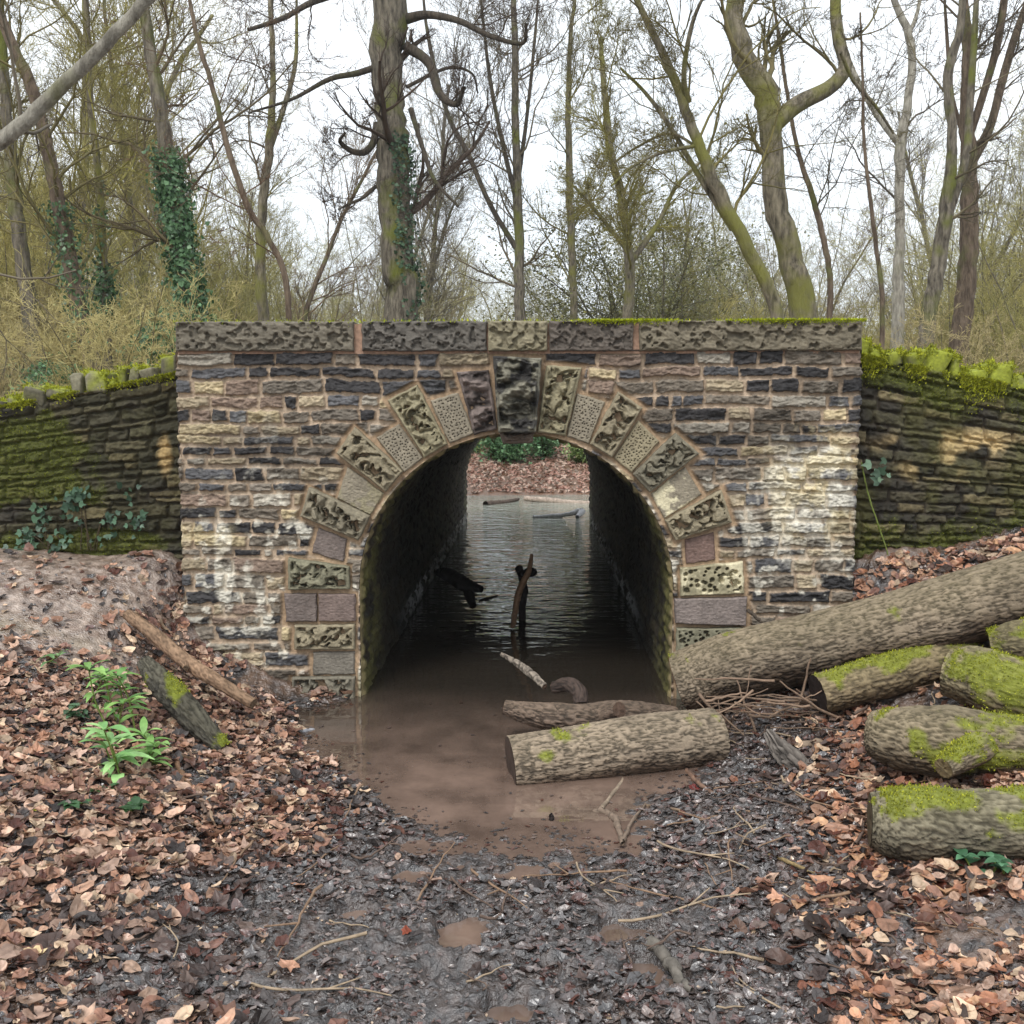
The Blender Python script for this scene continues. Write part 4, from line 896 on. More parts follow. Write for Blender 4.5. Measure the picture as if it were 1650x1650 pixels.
# ------------------------------------------------------------------ leaf litter
def leaf_template(kind, seed):
    rs = np.random.RandomState(seed)
    if kind == 'beech':
        n = 10; a = np.linspace(0, 2 * math.pi, n, endpoint=False); x = np.cos(a) * .5; y = np.sin(a) * .32 * (1 - .25 * np.cos(a)) * rs.uniform(.85, 1.15)
        x = x * (1 + .1 * (np.abs(np.sin(a)) < .1))
    else:
        n = 15; a = np.linspace(0, 2 * math.pi, n, endpoint=False); r = np.where(np.arange(n) % 3 == 0, .50, np.where(np.arange(n) % 3 == 1, .36, .40)) * rs.uniform(.82, 1.15, n) * (1 - .18 * np.abs(np.sin(a))); x, y = np.cos(a) * r, np.sin(a) * r
    cv = rs.uniform(-.9, 1.3); cu = rs.uniform(-.5, 1.0)
    z = 1.3 * cv * y ** 2 + cu * x ** 2 + np.abs(y) * rs.uniform(-.1, .45) + rs.normal(0, .055, n)
    v = np.vstack([[0, 0, 0], np.stack([x, y, z], 1)]); inn = np.stack([x * .5, y * .5, z * .35 + rs.normal(0, .035, n)], 1); v = np.vstack([v, inn])
    i = np.arange(n); j = (i + 1) % n
    f = np.concatenate([np.stack([np.zeros(n, int), 1 + n + i, 1 + n + j], 1), np.stack([1 + n + i, 1 + i, 1 + j], 1), np.stack([1 + n + i, 1 + j, 1 + n + j], 1)])
    return v, f
def gnormal(x, y):
    e = .03; zx = (gz(x + e, y) - gz(x - e, y)) / (2 * e); zy = (gz(x, y + e) - gz(x, y - e)) / (2 * e)
    return np.stack([-zx, -zy, np.ones_like(zx)], 1)
TAN = np.array([srgb(214, 180, 158), srgb(198, 158, 134), srgb(184, 140, 116), srgb(222, 194, 166), srgb(160, 120, 102), srgb(204, 172, 154), srgb(136, 100, 88)])
WETC = np.array([srgb(66, 54, 50), srgb(82, 66, 60), srgb(50, 43, 41), srgb(104, 88, 80), srgb(84, 50, 40), srgb(74, 68, 66)])
def litter(name, N, seed, wetmode):
    rs = np.random.RandomState(seed); bag = Bag()
    x = rs.uniform(-2.9, 2.9, N); y = 2.25 + rs.rand(N) * 3.3
    wet_, path_ = zone(x, y); z = gz(x, y, True); base = near_z(x, y)
    cl = fb2(x, y, .35, 301, 3)
    if wetmode: p = (.50 + .2 * wet_) * (1 - .93 * path_) * sst(.30, .56, cl + .08 - .03 * wet_)
    else: p = (1 - wet_) ** 1.2 * (1 - .93 * path_) * sst(.30, .52, cl + .10) + .012
    p = p * (z > .008) * (base > -.012)
    k = (rs.rand(N) < p) & (np.abs(x - AX) < 9) & ~((y > 5.36) & (x > FX0 - .02) & (x < FX1 + .02))
    x, y, z, wet_ = x[k], y[k], z[k], wet_[k]; n = len(x)
    nr = gnormal(x, y) + rs.normal(0, .27 if not wetmode else .20, (n, 3)); A = basis(nr, rs.uniform(0, 6.28, n))
    sc = .022 + .060 * rs.rand(n) ** 1.6 if not wetmode else rs.uniform(.014, .060, n)
    if wetmode: col = WETC[rs.randint(0, len(WETC), n)] * rs.uniform(.6, 1.25, (n, 1)); 
    else:
        col = TAN[rs.randint(0, len(TAN), n)] * rs.uniform(.40, 1.0, (n, 1)) * np.array([1.0, .98, .94]); dk = rs.rand(n) < .20 + .65 * wet_; col[dk] = WETC[rs.randint(0, len(WETC), dk.sum())]
        warm = (x > .5) & (rs.rand(n) < .4); col[warm] = col[warm] * np.array([.92, .74, .62])
    pos = np.stack([x, y, z + rs.uniform(0, .022 if not wetmode else .004, n)], 1)
    g = rs.randint(0, 24, n)
    for t in range(24):
        m = g == t; tv, tf = leaf_template('beech' if t % 3 else 'maple', 400 + t)
        if wetmode: tv = tv * np.array([1, .85, .8])
        c = np.repeat(col[m][:, None], len(tv), 1) * rs.uniform(.72, 1.22, (m.sum(), len(tv), 1)); c[:, 0] *= .75
        inst(bag, tv, tf, pos[m], A[m], sc[m] * (1.15 if t % 2 == 0 else 1), c.reshape(-1, 1, 3).reshape(m.sum(), len(tv), 3)[:, :, :].reshape(-1, 3)) if False else inst2(bag, tv, tf, pos[m], A[m], sc[m], c)
    o = bag.build(name, M_WETLEAF if wetmode else M_LEAF, None, smooth=False); tag(o, kind='stuff'); return o
def inst2(bag, tv, tf, pos, A, sc, c):
    N, K = len(pos), len(tv)
    if N == 0: return
    v = np.einsum('ki,nij->nkj', tv, A) * sc[:, None, None] + pos[:, None]
    f = (tf[None] + (np.arange(N) * K)[:, None, None]).reshape(-1, 3)
    bag.add(v.reshape(-1, 3), f, c.reshape(-1, 3))
litter('fallen_leaves', 44000, 1, False)
litter('wet_leaf_litter', 46000, 2, True)
# litter debris: crumbs of bark, husk and leaf fragments trodden into the mud
def debris():
    rs = np.random.RandomState(9); N = 110000; bag = Bag(); x = rs.uniform(-2.6, 2.6, N); y = 2.25 + rs.rand(N) * 3.0; z = gz(x, y, True); wet_, path_ = zone(x, y)
    k = (z > .004) & (rs.rand(N) > .9 * path_) & (rs.rand(N) < .10 + .60 * sst(.4, .65, fb2(x, y, .2, 5, 3))) & ~((y > 5.3) & (x > FX0))
    x, y, z = x[k], y[k], z[k]; n = len(x); A = basis(np.array([0, 0, 1.]) + rs.normal(0, .35, (n, 3)), rs.uniform(0, 6.28, n))
    tv = np.array([(-.5, -.18, 0), (.1, -.3, .1), (.5, .05, 0), (.1, .25, .12), (-.4, .2, -.05)]); tf = np.array([(0, 1, 2), (0, 2, 3), (0, 3, 4)])
    pale = rs.rand(n) < .025; col = np.where(pale[:, None], srgb(170, 146, 120), WETC[rs.randint(0, 6, n)] * rs.uniform(.5, 1.2, (n, 1)))
    inst2(bag, tv, tf, np.stack([x, y, z + .003], 1), A, rs.uniform(.008, .026, n), np.repeat(col[:, None], 5, 1)); o = bag.build('leaf_debris', M_WETLEAF, None, smooth=False); tag(o, kind='stuff')
debris()
def floaters():
    """dark leaf scraps lying in the shallow edge of the pool"""
    rs = np.random.RandomState(19); N = 6000; x = rs.uniform(-1.25, 1.0, N); y = rs.uniform(3.3, 5.3, N); b = near_z(x, y); k = (b < .01) & (rs.rand(N) < sst(-.028, .0, b) * 1.0 * sst(.35, .65, fb2(x, y, .25, 8, 3)) + .012)
    x, y = x[k], y[k]; n = len(x); A = basis(np.array([0, 0, 1.]) + rs.normal(0, .04, (n, 3)), rs.uniform(0, 6.28, n)); bag = Bag(); tv, tf = leaf_template('maple', 4); tv = tv * [1, .6, .05]
    inst2(bag, tv, tf, np.stack([x, y, np.full(n, .003)], 1), A, rs.uniform(.006, .034, n), np.repeat((WETC[rs.randint(0, 6, n)] * .9)[:, None], len(tv), 1)); o = bag.build('floating_leaf_scraps', M_WETLEAF, None, smooth=False); tag(o, kind='stuff')
floaters()
def one_leaf(name, label, px, py, col, s, kind='beech', seed=3, cat='leaf'):
    p = ground_at(px, py); p[2] = float(gz(p[0:1], p[1:2], True)[0]) + .014
    tv, tf = leaf_template(kind, seed); b = Bag(); A = basis(np.array([[0.05, -.25, 1.]]), np.array([.4])); inst2(b, tv, tf, p[None], A, np.array([s]), np.repeat(np.asarray(col)[None, None], len(tv), 1)); o = b.build(name, M_LEAF, None, smooth=False); tag(o, label, cat)
one_leaf('yellow_leaf', 'single bright yellow leaf on the left leaf litter', 60, 1320, srgb(222, 220, 70), .055)
one_leaf('red_leaf', 'dark red leaf just below the right end of the sawn log', 1119, 1276, srgb(96, 34, 28), .065, 'maple')
one_leaf('pale_leaf', 'large cream leaf in the lower left corner', 55, 1552, srgb(216, 192, 146), .065, 'maple', 6)
one_leaf('orange_leaf', 'orange leaf lying on grey mud below the pool', 655, 1518, srgb(130, 66, 46), .04, 'maple', 7)
one_leaf('tissue_scrap', 'turquoise scrap of tissue floating in the brown pool', 741, 1191, srgb(150, 208, 204), .05, 'beech', 9, 'litter')

# ------------------------------------------------------------------ green plants on the banks
def lance(n=7, w=.16, fold=.25, droop=.5):
    t = np.linspace(0, 1, n); ww = w * np.sin(np.pi * np.clip(t, 0.02, .98)) ** .75 * (1.1 - .35 * t)
    z = .25 * t - droop * t ** 2
    v = np.concatenate([np.stack([t, -ww, z + ww * fold], 1), np.stack([t, 0 * t, z], 1), np.stack([t, ww, z + ww * fold], 1)])
    i = np.arange(n - 1); f = np.concatenate([np.stack([i, i + 1, n + i + 1, n + i], 1), np.stack([n + i, n + i + 1, 2 * n + i + 1, 2 * n + i], 1)]); return v, f
def leafy(name, label, px, py, hts, leafL, nl, seed, col1, col2, cat='plant', spread=.10, group=None, w=.16):
    leafL = leafL * (1.2 if 'laurel' in name else 1)
    g = ground_at(px, py); root = empty(name, g, label, cat, group); rs = np.random.RandomState(seed); st = Bag(); lv = Bag(); tv, tf = lance(w=w)
    for h in hts:
        b0 = g + np.array([rs.uniform(-spread, spread), rs.uniform(-spread, spread), 0]); b0[2] = float(gz(b0[0:1], b0[1:2])[0])
        tip = b0 + np.array([rs.normal(0, .06), rs.normal(0, .04) - .02, h]); P = spline(np.array([b0, (b0 + tip) / 2 + rs.normal(0, .012, 3), tip]), 10)
        v, f = tubes(P[None], np.linspace(.0045, .0025, 10)[None], 6); st.add(v, f, srgb(96, 112, 50))
        m = nl; ts = np.concatenate([rs.uniform(.35, .95, m // 2), np.full(m - m // 2, 1.0)])
        for q, t in enumerate(ts):
            p = P[min(9, int(t * 9))]; az = q * 2.4 + rs.uniform(-.3, .3); up = rs.uniform(.05, .9) if t == 1 else rs.uniform(0, .4)
            d = np.array([math.cos(az), math.sin(az), up]); d /= np.linalg.norm(d); s = np.cross([0, 0, 1.], d); s /= np.linalg.norm(s); nn = np.cross(d, s); L = leafL * rs.uniform(.55, 1.1)
            c = mixc(col2, col1, np.array(rs.rand())) * rs.uniform(.85, 1.1); lv.add((tv * L) @ np.stack([d, s, nn]) + p, tf, c)
    st.build('stem', M_BARK, root); lv.build('foliage', M_GREEN, root); return root
G1, G2 = srgb(176, 214, 142), srgb(90, 132, 70)
leafy('laurel_seedling', 'bright green young laurel with the largest broad leaves, left of the pool', 196, 1262, [.22, .16, .12], .11, 8, 1, G1, srgb(120, 172, 100), spread=.05, w=.2)
leafy('laurel_seedling', 'tall leafy young laurel beside the dark rotten log', 205, 1190, [.30, .22, .26, .18], .10, 9, 2, srgb(150, 190, 104), G2, spread=.08)
leafy('laurel_seedling', 'low young laurel with leaves lying over to the right above the curved stick', 248, 1232, [.08, .12, .10], .10, 8, 3, srgb(160, 200, 120), srgb(110, 150, 80), spread=.05)
leafy('laurel_seedling', 'upper young laurel with narrow leaves highest on the left slope', 165, 1150, [.20, .16, .12], .085, 8, 4, srgb(140, 184, 100), G2, spread=.08)
leafy('small_sapling', 'tiny pale green seedling on the trodden bank at far left', 52, 1078, [.06], .11, 7, 5, srgb(150, 184, 130), srgb(96, 132, 80), spread=.02)
leafy('ivy_patch', 'dark green ivy tuft at the foot of the young laurels', 190, 1305, [.05, .05, .04, .06, .04], .045, 9, 6, srgb(70, 108, 64), srgb(36, 62, 36), spread=.10, w=.4)
leafy('ivy_patch', 'small ivy sprig in leaves left of the upper laurel', 110, 1165, [.05, .04, .04], .045, 8, 7, srgb(96, 130, 96), srgb(50, 76, 50), spread=.08, w=.4)
leafy('ivy_patch', 'bluish green ivy on the bank under the right wall', 1575, 893, [.10, .08, .1, .08, .1, .06, .08, .09, .07], .07, 10, 8, srgb(96, 142, 116), srgb(44, 84, 58), spread=.22, w=.4)
leafy('ivy_patch', 'ivy sprig with pale leaves below the nearest mossy log', 1608, 1398, [.05, .06, .04], .055, 8, 9, srgb(96, 140, 104), srgb(52, 88, 60), spread=.05, w=.42)
leafy('ivy_patch', 'low green weeds near the bridge under the right wall', 1440, 915, [.06, .05, .05, .07, .05, .04], .05, 9, 10, srgb(110, 132, 60), srgb(62, 80, 34), spread=.22, w=.25)
def ivy_on(name, label, cx, cz, rx, rz, N, seed, Y, nrm=(0, -1, .15), c1=srgb(92, 124, 96), c2=srgb(38, 62, 44), parent=None, s=.045):
    rs = np.random.RandomState(seed); root = parent or empty(name, (cx, Y, cz), label, 'ivy'); b = Bag(); stn = Bag()
    tv = np.array([(0, 0, 0), (.1, -.38, .05), (.45, -.5, .02), (.55, -.2, .08), (1, 0, -.05), (.55, .2, .08), (.45, .5, .02), (.1, .38, .05)]); tf = np.array([(0, 1, 2), (0, 2, 3), (0, 3, 4), (0, 4, 5), (0, 5, 6), (0, 6, 7)])
    hub = np.stack([rs.normal(0, .5, N // 7) * rx + cx, rs.normal(0, .5, N // 7) * rz + cz], 1)
    xy = hub[rs.randint(0, len(hub), N)] + rs.normal(0, .035, (N, 2))
    pos = np.stack([xy[:, 0], Y - rs.rand(N) * .04 - .012, xy[:, 1]], 1); A = basis(np.array(nrm) + rs.normal(0, .3, (N, 3)), rs.uniform(0, 6.28, N))
    inst2(b, tv, tf, pos, A, s * rs.uniform(.5, 1.2, N), np.repeat(mixc(c2, c1, rs.rand(N))[:, None], 8, 1))
    b.build('foliage', M_GREEN, root)
    for k in range(6):
        h = hub[rs.randint(len(hub))]; P = spline(np.array([(cx + rs.uniform(-rx, rx) * .5, Y - .015, cz - rz), ((h[0] + cx) / 2, Y - .02, (h[1] + cz) / 2), (h[0], Y - .015, h[1])]), 12); v, f = tubes(P[None], np.full((1, 12), .003), 5); stn.add(v, f, srgb(70, 60, 44))
    stn.build('stem', M_BARK, root); return root
cxa, cza = fxy(150, 830, WY - .03); ivy_on('climbing_ivy', 'sprigs of ivy climbing the dark left wall above the trodden bank', cxa, cza, .30, .20, 85, 1, WY - .03)
cxa, cza = fxy(75, 850, WY - .03); ivy_on('climbing_ivy', 'ivy leaves at the foot of the left wall by the moss', cxa, cza, .12, .16, 40, 2, WY - .03)
cxa, cza = fxy(1400, 758, WY - .03); ivy_on('climbing_ivy', 'few pale ivy leaves at the top of the vine on the right wall', cxa, cza, .04, .04, 9, 3, WY - .08, c1=srgb(150, 180, 150), s=.06)
#%%PART3
# ------------------------------------------------------------------ bare winter trees
def grow(P0, D0, L0, R0, K, wig, up, rs, droop=0.0):
    """batch of branches -> P (N,K,3), R (N,K)"""
    N = len(P0); P = np.zeros((N, K, 3)); P[:, 0] = P0; d = D0 / np.linalg.norm(D0, axis=1, keepdims=True)
    drift = rs.normal(0, wig * .5, (N, 3))
    for k in range(1, K):
        d = d + rs.normal(0, wig, (N, 3)) + drift * .5 + np.array([0, 0, up - droop * k / K]); d /= np.linalg.norm(d, axis=1, keepdims=True)
        P[:, k] = P[:, k - 1] + d * (L0 / (K - 1))[:, None]
    return P, R0[:, None] * np.linspace(1, .28, K)[None] ** .9
def children(P, R, m, tmin, ang, lr, rs, Lp, tmax=1.0):
    N, K, _ = P.shape; n = N * m; pi = np.repeat(np.arange(N), m); t = rs.uniform(tmin, tmax, n) * (K - 1.001); i = t.astype(int); u = (t - i)[:, None]
    p = P[pi, i] * (1 - u) + P[pi, i + 1] * u; T = P[pi, i + 1] - P[pi, i]; T /= np.linalg.norm(T, axis=1, keepdims=True) + 1e-9
    s = rs.normal(0, 1, (n, 3)); s -= T * (s * T).sum(1, keepdims=True); s /= np.linalg.norm(s, axis=1, keepdims=True) + 1e-9
    a = rs.uniform(ang * .6, ang * 1.35, n)[:, None]; d = T * np.cos(a) + s * np.sin(a)
    r = (R[pi, i] * (1 - u[:, 0]) + R[pi, i + 1] * u[:, 0]); L = Lp[pi] * lr * rs.uniform(.45, 1.2, n) * (1.15 - .5 * t / K)
    return p, d, L, r
TWC = [srgb(92, 80, 62), srgb(108, 96, 62), srgb(78, 66, 54), srgb(118, 108, 70), srgb(104, 100, 58)]
def twigs(bag, P, R, L, rs, levels, col, rmin=.0022, wig=.16, up=.05):
    """levels: (children per branch, tmin, angle, length ratio, radius ratio, K, sides)"""
    allp = [P]
    for (m, tm, ang, lr, rr, K, sd) in levels:
        p, d, L2, r = children(P, R, m, tm, ang, lr, rs, L)
        R2 = np.maximum(r * rr, rmin); P, R = grow(p, d, L2, R2, K, wig, up, rs); L = L2
        R = np.maximum(R, rmin * .7)
        v, f = tubes(P, R, sd); bag.add(v, f, np.repeat(np.asarray(col) * rs.uniform(.7, 1.25, (len(P), 1)), K * sd, axis=0)); allp.append(P)
    return allp
def trunk_mesh(P, R, sides, rs, seed):
    n = len(P) ; T, U_, V_ = frames(P[None]); a = np.linspace(0, 2 * math.pi, sides, endpoint=False)
    D = U_[0][:, None] * np.cos(a)[None, :, None] + V_[0][:, None] * np.sin(a)[None, :, None]
    ss = np.concatenate([[0], np.cumsum(np.linalg.norm(np.diff(P, axis=0), axis=1))]); A, Sx = np.meshgrid(a, ss, indexing='xy')
    k = 1 + .16 * (fb3(np.cos(A), np.sin(A), Sx * .8, .7, seed, 3) - .5) * 2 + .06 * (fb3(np.cos(A) * 3, np.sin(A) * 3, Sx, .5, seed + 2, 3) - .5)
    X = P[:, None] + D * (R[:, None] * k)[..., None]
    i, j = np.meshgrid(np.arange(n - 1), np.arange(sides), indexing='ij'); j2 = (j + 1) % sides
    return X, D, np.stack([i * sides + j, i * sides + j2, (i + 1) * sides + j2, (i + 1) * sides + j], -1).reshape(-1, 4)
IVT = np.array([(0, 0, 0), (.3, -.45, .05), (1, 0, -.08), (.3, .45, .05)]); IVF = np.array([(0, 1, 2), (0, 2, 3)])
def hero(name, label, pix, Y, wpx, seed, mat, limbs=(), twig=1.0, ivy=None, col=None, cat='tree', sides=18, dY=0, tdens=(7, 5, 5), up=.05, twL=None, n=46, base=1.25, ivyc=(srgb(96, 128, 84), srgb(36, 58, 32)), stems=()):
    """pix: trunk centre line in photo pixels, bottom first; wpx widths; limbs: (pixels, widths, depth offset)"""
    rs = np.random.RandomState(seed); sc = Y / F
    def path(pp, y0, y1):
        return np.array([at(a, b, Y=y0 + (y1 - y0) * k / max(1, len(pp) - 1)) for k, (a, b) in enumerate(pp)])
    pts = path(pix, Y, Y + dY); w = np.array(wpx, float) * sc * .5
    foot = pts[0] + (pts[0] - pts[1]) * .1; gzf = float(gz(foot[0:1], np.array([max(Y, TY1 + .1) if Y > TY1 else Y]))[0]); foot[2] = min(gzf, pts[0][2] - .1) - .1
    pts = np.vstack([foot, pts]); w = np.concatenate([[w[0] * 1.2], w])
    root = empty(name, (foot[0], foot[1], foot[2]), label, cat); P = spline(pts, n); R = np.maximum(spline(np.stack([w] * 3, 1), n)[:, 0], .004)
    P += rs.normal(0, .10, (n, 3)) * R[:, None]
    X, D, f = trunk_mesh(P, R, sides, rs, seed); bag = Bag(); bag.add(X.reshape(-1, 3), f); 
    segs = [(P, R)]
    for st in stems:
        p2 = path(st[0], Y + dY * .3, Y + dY * .3 + st[2]); P2 = spline(p2, 26); R2 = np.interp(np.linspace(0, 1, 26), np.linspace(0, 1, len(st[1])), np.array(st[1]) * sc * .5); X2, _, f2 = trunk_mesh(P2, R2, max(8, sides // 2), rs, seed + 3); bag.add(X2.reshape(-1, 3), f2); segs.append((P2, R2))
    bag.build('trunk', mat, root)
    col = TWC[seed % 5] if col is None else col
    tb = Bag()
    for lm in limbs:
        p2 = path(lm[0], Y + dY * .5, Y + dY * .5 + lm[2]); P2 = spline(p2, 26); R2 = np.interp(np.linspace(0, 1, 26), np.linspace(0, 1, len(lm[1])), np.array(lm[1]) * sc * .5)
        lb = Bag(); X2, _, f2 = trunk_mesh(P2, R2, 9, rs, seed + 5); lb.add(X2.reshape(-1, 3), f2); lb.build('limb', TB_DARK if seed in (1, 10, 16) else mat, root); segs.append((P2, R2))
    for q, (P2, R2) in enumerate(segs):
        L = np.linalg.norm(np.diff(P2, axis=0), axis=1).sum(); LL = np.array([twL or L * .42]) if q == 0 else np.array([max(.7, L * .6)])
        m0 = max(2, int((12 if q == 0 else 7) * twig))
        twigs(tb, P2[None], R2[None] * .5, LL / .5, rs, [(m0, .25 if q == 0 else .15, .85, .5, .55, 9, 5), (tdens[0], .15, .75, .55, .6, 7, 4), (tdens[1], .15, .7, .55, .6, 5, 3), (tdens[2], .1, .7, .55, .7, 4, 3)], col, wig=.17, up=up, rmin=.0016 * Y / 10 + .0006)
    if tb.n: tb.build('branches', M_TWIG, root)
    if ivy:
        ib = Bag(); z0, z1, dens, ls = ivy[:4]; dx0 = ivy[4] if len(ivy) > 4 else -2; zz = X[..., 2]; za, zb = at(0, z1, Y=Y)[2], at(0, z0, Y=Y)[2]
        N = int(dens); ii = rs.randint(0, n - 1, N * 2); jj = rs.randint(0, sides, N * 2); t = rs.rand(N * 2)[:, None]
        p = X[ii, jj] * (1 - t) + X[ii + 1, jj] * t; d = D[ii, jj]; cl = fb3(p[:, 0], p[:, 1], p[:, 2], .5, seed, 3)
        k = (p[:, 2] > za) & (p[:, 2] < zb) & (cl > .46 - .12 * (d[:, 1] < 0)) & (d[:, 0] > dx0); p, d = p[k], d[k]
        p = p + d * np.abs(rs.normal(0, .06, (len(p), 1))) + rs.normal(0, .02, p.shape); A = basis(d + rs.normal(0, .5, d.shape), rs.uniform(0, 6.28, len(d)))
        inst2(ib, IVT, IVF, p, A, ls * rs.uniform(.6, 1.2, len(p)), np.repeat(mixc(ivyc[1], ivyc[0], rs.rand(len(p)))[:, None], 4, 1)); o = ib.build('ivy', M_GREEN, root); o['kind'] = 'stuff'
    return root
hero('oak_tree', 'thick straight grey trunk with ivy rising behind the middle left of the parapet', [(648, 515), (642, 430), (637, 330), (633, 250), (630, 180), (622, 100), (628, 20), (626, -120), (632, -320)], 15, [56, 52, 50, 50, 46, 48, 54, 44, 30], 1, TB_GREY,
     limbs=[([(608, 200), (602, 228), (588, 245), (566, 243), (548, 228), (556, 214)], [13, 11, 9, 7, 4], -.6), ([(606, 108), (575, 118), (530, 128), (470, 160), (400, 182)], [10, 9, 7, 5, 3], -1.2), ([(655, 30), (690, 24), (740, 34), (790, 58), (842, 70), (848, 38)], [16, 12, 9, 8, 6, 4], -1.0), ([(655, 75), (690, 100), (708, 150), (735, 168), (748, 140)], [16, 14, 12, 9, 6], -.8), ([(662, 176), (680, 235), (700, 290), (738, 332)], [9, 7, 6, 4], -.9), ([(606, 300), (586, 318), (560, 330), (545, 338)], [6, 5, 4, 2], -.5), ([(655, 140), (720, 110), (760, 118), (770, 150)], [6, 5, 4, 3], .8), ([(622, -60), (560, -20), (500, 5), (455, 30), (400, 48)], [18, 14, 9, 7, 5], -1.5)],
     twig=.7, ivy=(225, 530, 4200, .06, .1), sides=26, col=srgb(72, 60, 50), twL=2.2, ivyc=(srgb(88, 116, 84), srgb(34, 54, 34)))
hero('twisted_tree', 'twisted mossy trunk with an elbowed limb behind the right end of the parapet', [(1296, 512), (1276, 420), (1252, 330), (1243, 220), (1232, 150), (1196, 90), (1183, 0), (1186, -160), (1200, -320)], 12, [42, 36, 35, 33, 39, 34, 28, 24, 15], 2, TB_OLIVE,
     limbs=[([(1246, 200), (1285, 168), (1335, 142), (1362, 108), (1350, 60), (1346, 0), (1350, -110)], [30, 26, 22, 22, 18, 17, 12], .6), ([(1355, 85), (1375, 130), (1410, 170), (1440, 215)], [6, 6, 5, 4], .4)], twig=.5, sides=24, col=srgb(96, 88, 58), twL=1.6)
hero('leaning_tree', 'slender mossy trunk leaning left over the parapet, right of centre', [(1252, 512), (1205, 400), (1165, 325), (1125, 235), (1092, 140), (1055, 60), (1012, -30), (960, -140)], 9.5, [21, 22, 21, 17, 14, 11, 8, 5], 3, TB_OLIVE,
     limbs=[([(1110, 165), (1102, 120), (1115, 40), (1140, -20)], [9, 8, 7, 4], -.3), ([(1180, 370), (1130, 290), (1080, 205), (1040, 150), (1000, 110)], [9, 9, 8, 6, 4], .4), ([(1122, 235), (1070, 245), (1020, 268), (985, 300)], [6, 5, 4, 3], -.5), ([(1128, 240), (1080, 215), (1030, 235), (990, 262)], [5, 4, 4, 3], .5)], twig=1.0, col=srgb(100, 92, 54), twL=1.8, tdens=(8, 6, 5))
hero('forked_tree', 'pale slim tree forking into two crooked arms against the right sky', [(1446, 540), (1448, 450), (1450, 380), (1450, 300), (1450, 232), (1462, 170), (1470, 100), (1462, 50), (1445, 10), (1420, -60)], 17, [20, 18, 15, 15, 16, 13, 12, 12, 10, 6], 4, TB_PALE,
     limbs=[([(1449, 232), (1420, 195), (1392, 150), (1365, 90), (1352, 20), (1350, -60)], [11, 9, 9, 8, 7, 5], .5), ([(1464, 55), (1478, 20), (1488, -40)], [7, 6, 4], .3)], twig=.35, col=srgb(86, 78, 66), twL=1.6)
hero('multi_stemmed_tree', 'brown tree splitting into several upright stems near the right edge', [(1546, 560), (1558, 440), (1562, 340), (1560, 250), (1556, 160), (1560, 70), (1553, -20), (1556, -150)], 15, [30, 28, 26, 24, 16, 15, 13, 8], 5, TB_BROWN,
     limbs=[([(1565, 262), (1595, 205), (1615, 130), (1635, 60), (1660, -10)], [17, 14, 13, 12, 9], .5), ([(1562, 220), (1585, 150), (1605, 80), (1618, 0), (1625, -80)], [12, 12, 12, 11, 8], -.4), ([(1560, 240), (1535, 160), (1528, 90), (1522, 0)], [8, 7, 6, 4], .3)], twig=.5, col=srgb(84, 74, 60), twL=1.8)
hero('multi_stemmed_tree', 'grey brown two stemmed tree leaning right, just left of the brown multi stemmed one', [(1488, 560), (1512, 430), (1528, 310), (1534, 220), (1528, 120), (1548, 40), (1552, -60)], 14, [26, 24, 20, 14, 14, 12, 8], 6, TB_GREY, limbs=[([(1520, 370), (1555, 260), (1562, 180), (1570, 60), (1575, -40)], [14, 13, 12, 10, 7], .4)], twig=.5, col=srgb(90, 82, 62), twL=1.6)
hero('thin_tree', 'thin bent dark stem between the twisted tree and the pale forked tree', [(1338, 470), (1330, 400), (1310, 320), (1285, 240), (1268, 150), (1255, 60), (1240, -30)], 13, [9, 9, 9, 7, 6, 5, 3], 7, TB_BROWN, twig=.8, col=srgb(84, 76, 58), twL=1.5)
hero('thin_tree', 'very thin straight stem just left of the pale forked tree', [(1422, 510), (1415, 420), (1402, 320), (1392, 220), (1390, 120), (1386, 20)], 11, [8, 7, 6, 5, 4, 3], 8, TB_BROWN, twig=.35, col=srgb(90, 80, 64), twL=.8)
hero('leaning_sapling', 'smooth pale stem slanting across the upper left corner in front of the other trees', [(-900, 720), (-500, 520), (-250, 385), (-60, 268), (30, 205), (110, 128), (185, 55), (240, -5), (290, -80)], 4.6, [34, 32, 28, 25, 23, 21, 19, 17, 13], 9, TB_PALE, twig=.25, col=srgb(100, 92, 78), twL=1.0, sides=16, tdens=(5, 4, 3))
hero('ivy_clad_tree', 'left trunk wrapped in dark green ivy behind the left end of the parapet', [(310, 520), (293, 400), (276, 300), (262, 200), (246, 100), (232, 10), (222, -120)], 11, [30, 26, 24, 22, 19, 17, 12], 10, TB_GREY, twig=.9, ivy=(190, 540, 5200, .055), col=srgb(88, 78, 56), twL=1.9, ivyc=(srgb(104, 140, 96), srgb(36, 66, 34)))
hero('sinuous_sapling', 'thin reddish brown wavy stem rising behind the left part of the parapet', [(466, 520), (458, 440), (430, 380), (398, 330), (365, 230), (345, 150), (318, 60), (300, -30)], 8, [10, 10, 9, 9, 9, 8, 7, 5], 11, TB_BROWN, twig=.6, col=srgb(96, 78, 62), twL=1.1)
hero('slim_forked_tree', 'slim grey tree with twin upright tops between the left ivy tree and the thick trunk', [(425, 520), (420, 420), (424, 320), (434, 240), (440, 130), (436, 20), (430, -80)], 16, [18, 16, 15, 14, 9, 8, 6], 12, TB_OLIVE, limbs=[([(432, 250), (458, 170), (476, 100), (478, 0)], [9, 8, 7, 4], .4)], twig=.7, col=srgb(86, 76, 58), twL=2.0)
